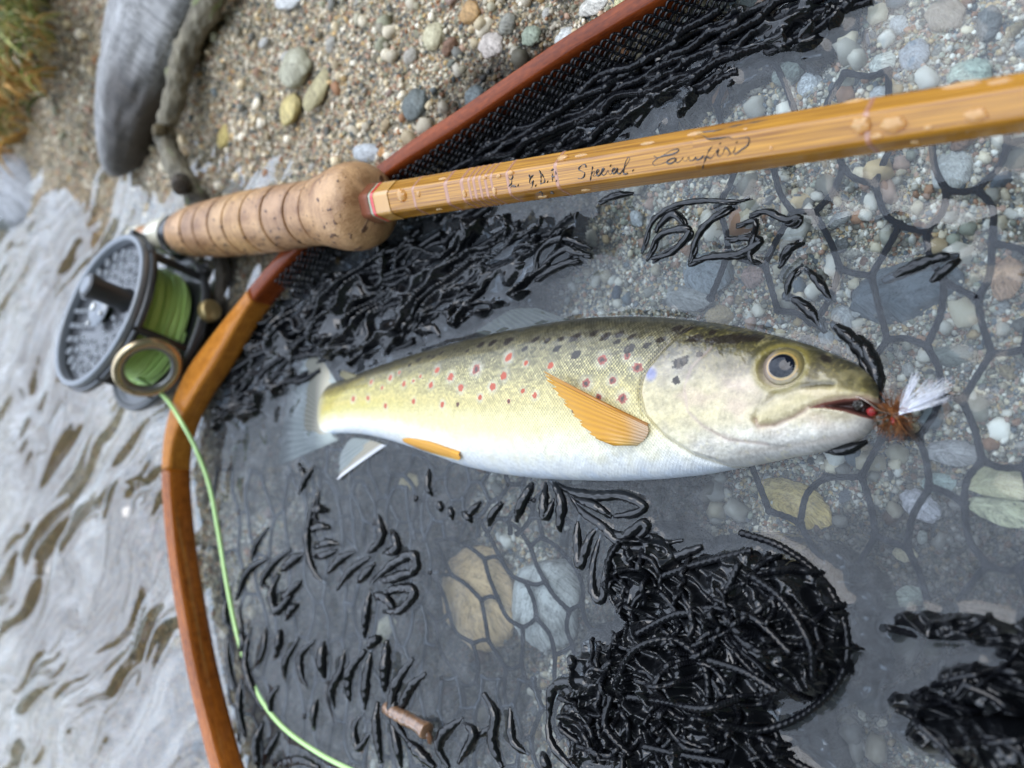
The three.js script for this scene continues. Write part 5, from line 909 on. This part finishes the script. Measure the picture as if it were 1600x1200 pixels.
// ---------------------------------------------------------------- water
const flow = (() => { const a = at(290, 330), b = at(60, 720); return b.sub(a).setY(0).normalize(); })();
const poolMat = new THREE.MeshPhysicalMaterial({ roughness: 0.04, transmission: 0.975, thickness: 0, ior: 1.38 }); poolMat.color.setRGB(.8, .88, .95);
const foam = tex(1024, 512, (u, v) => { const s = 0.5 + 0.9 * tn(u, v, 5, 4, 21) + 0.4 * tn(u, (v * 2) % 1, 13, 3, 25); return clamp(0.985 - 0.16 * sstep(0.5, 0.95, s)); }, { gray: true });
const streamMat = new THREE.MeshPhysicalMaterial({ roughness: 0.05, transmission: 1, transmissionMap: foam, thickness: 0, ior: 2.15 }); streamMat.color.setRGB(.8, .81, .79);
{
  const x0 = -0.165, x1 = 0.27, z0 = -0.118, z1 = 0.2, st = 0.0005, nx = Math.round((x1 - x0) / st), nz = Math.round((z1 - z0) / st), F = new Float32Array((nx + 1) * (nz + 1));
  const R = 0.0042;
  const thin = new Map();
  for (const [x, z, h] of splats) { const k = Math.round(x / 0.0004) * 100003 + Math.round(z / 0.0004); const o = thin.get(k); if (!o || o[2] < h) thin.set(k, [x, z, h]); }
  for (const [x, z, h] of thin.values()) {
    const i0 = Math.max(0, Math.ceil((x - R - x0) / st)), i1 = Math.min(nx, Math.floor((x + R - x0) / st)), j0 = Math.max(0, Math.ceil((z - R - z0) / st)), j1 = Math.min(nz, Math.floor((z + R - z0) / st));
    for (let i = i0; i <= i1; i++) for (let j = j0; j <= j1; j++) { const d = Math.hypot(x0 + i * st - x, z0 + j * st - z); if (d < R) { const y = h * (Math.exp(-d / 0.0012) - Math.exp(-R / 0.0012)), k = i * (nz + 1) + j; if (y > F[k]) F[k] = y; } }
  }
  for (let pass = 0; pass < 2; pass++) { const G = F.slice(); for (let i = 1; i < nx; i++) for (let j = 1; j < nz; j++) { const k = i * (nz + 1) + j; F[k] = (G[k] * 4 + 2 * (G[k - 1] + G[k + 1] + G[k - nz - 1] + G[k + nz + 1]) + G[k - nz - 2] + G[k - nz] + G[k + nz] + G[k + nz + 2]) / 16; } }
  const pos = [], idx = [], id = new Int32Array((nx + 1) * (nz + 1)).fill(-1);
  const vid = (i, j) => { const k = i * (nz + 1) + j; if (id[k] < 0) { const x = x0 + i * st, z = z0 + j * st; id[k] = pos.length / 3; pos.push(x, F[k] + 0.0005 * N2(x * 36, z * 36) + 0.00018 * N2(x * 110, z * 110) - 0.0002, z); } return id[k]; };
  for (let i = 0; i < nx; i++) for (let j = 0; j < nz; j++) if (inside(x0 + (i + 0.5) * st, z0 + (j + 0.5) * st)) { const a = vid(i, j), b = vid(i, j + 1), c = vid(i + 1, j), d = vid(i + 1, j + 1); idx.push(a, b, c, c, b, d); }
  const o = mesh('still_water', geo(pos, idx), poolMat, null, { kind: 'structure' });
}
{ // the stream: long ripples drawn out along the current
  const pos = [], idx = [], uv = [], nx = 520, nz = 520, id = new Map(), wx = (s) => -0.2 + 0.26 * s + 1.2 * s ** 9, wz = (s) => 0.02 + 0.26 * s + 1.2 * s ** 9;
  const X = Array.from({ length: nx + 1 }, (_, i) => wx(i / nx * 2 - 1)), Z = Array.from({ length: nz + 1 }, (_, i) => wz(i / nz * 2 - 1));
  const vid = (i, j) => { const k = i * (nz + 1) + j; let v = id.get(k); if (v === undefined) { const x = X[i], z = Z[j], al = x * flow.x + z * flow.z, ac = -x * flow.z + z * flow.x, w = 0.013 * N2(al * 9, ac * 13) + 0.004 * N2(al * 30, ac * 38), A = 0.35 + 0.7 * sstep(-0.5, 0.6, N2(al * 7 + 5, ac * 12)); v = pos.length / 3; const e = sstep(0, 0.3, 0.26 - Math.abs(x + 0.2)) * 1;
    uv.push(al / 0.42, (ac + w) / 0.085); pos.push(x, A * (0.0055 * fbm(al * 7, (ac + w) * 32, 2) + 0.0030 * N2(al * 9 + 3, (ac + w) * 88) + 0.0010 * N2(al * 20 + 8, (ac + w) * 190)) - 0.0006, z); id.set(k, v); } return v; };
  for (let i = 0; i < nx; i++) for (let j = 0; j < nz; j++) { const x = (X[i] + X[i + 1]) / 2, z = (Z[j] + Z[j + 1]) / 2; if (inside(x, z)) continue; const a = vid(i, j), b = vid(i, j + 1), c = vid(i + 1, j), d = vid(i + 1, j + 1); idx.push(a, b, c, c, b, d); }
  mesh('stream', geo(pos, idx, uv), streamMat, null, { kind: 'structure' });
}
renderer.render(scene, camera);
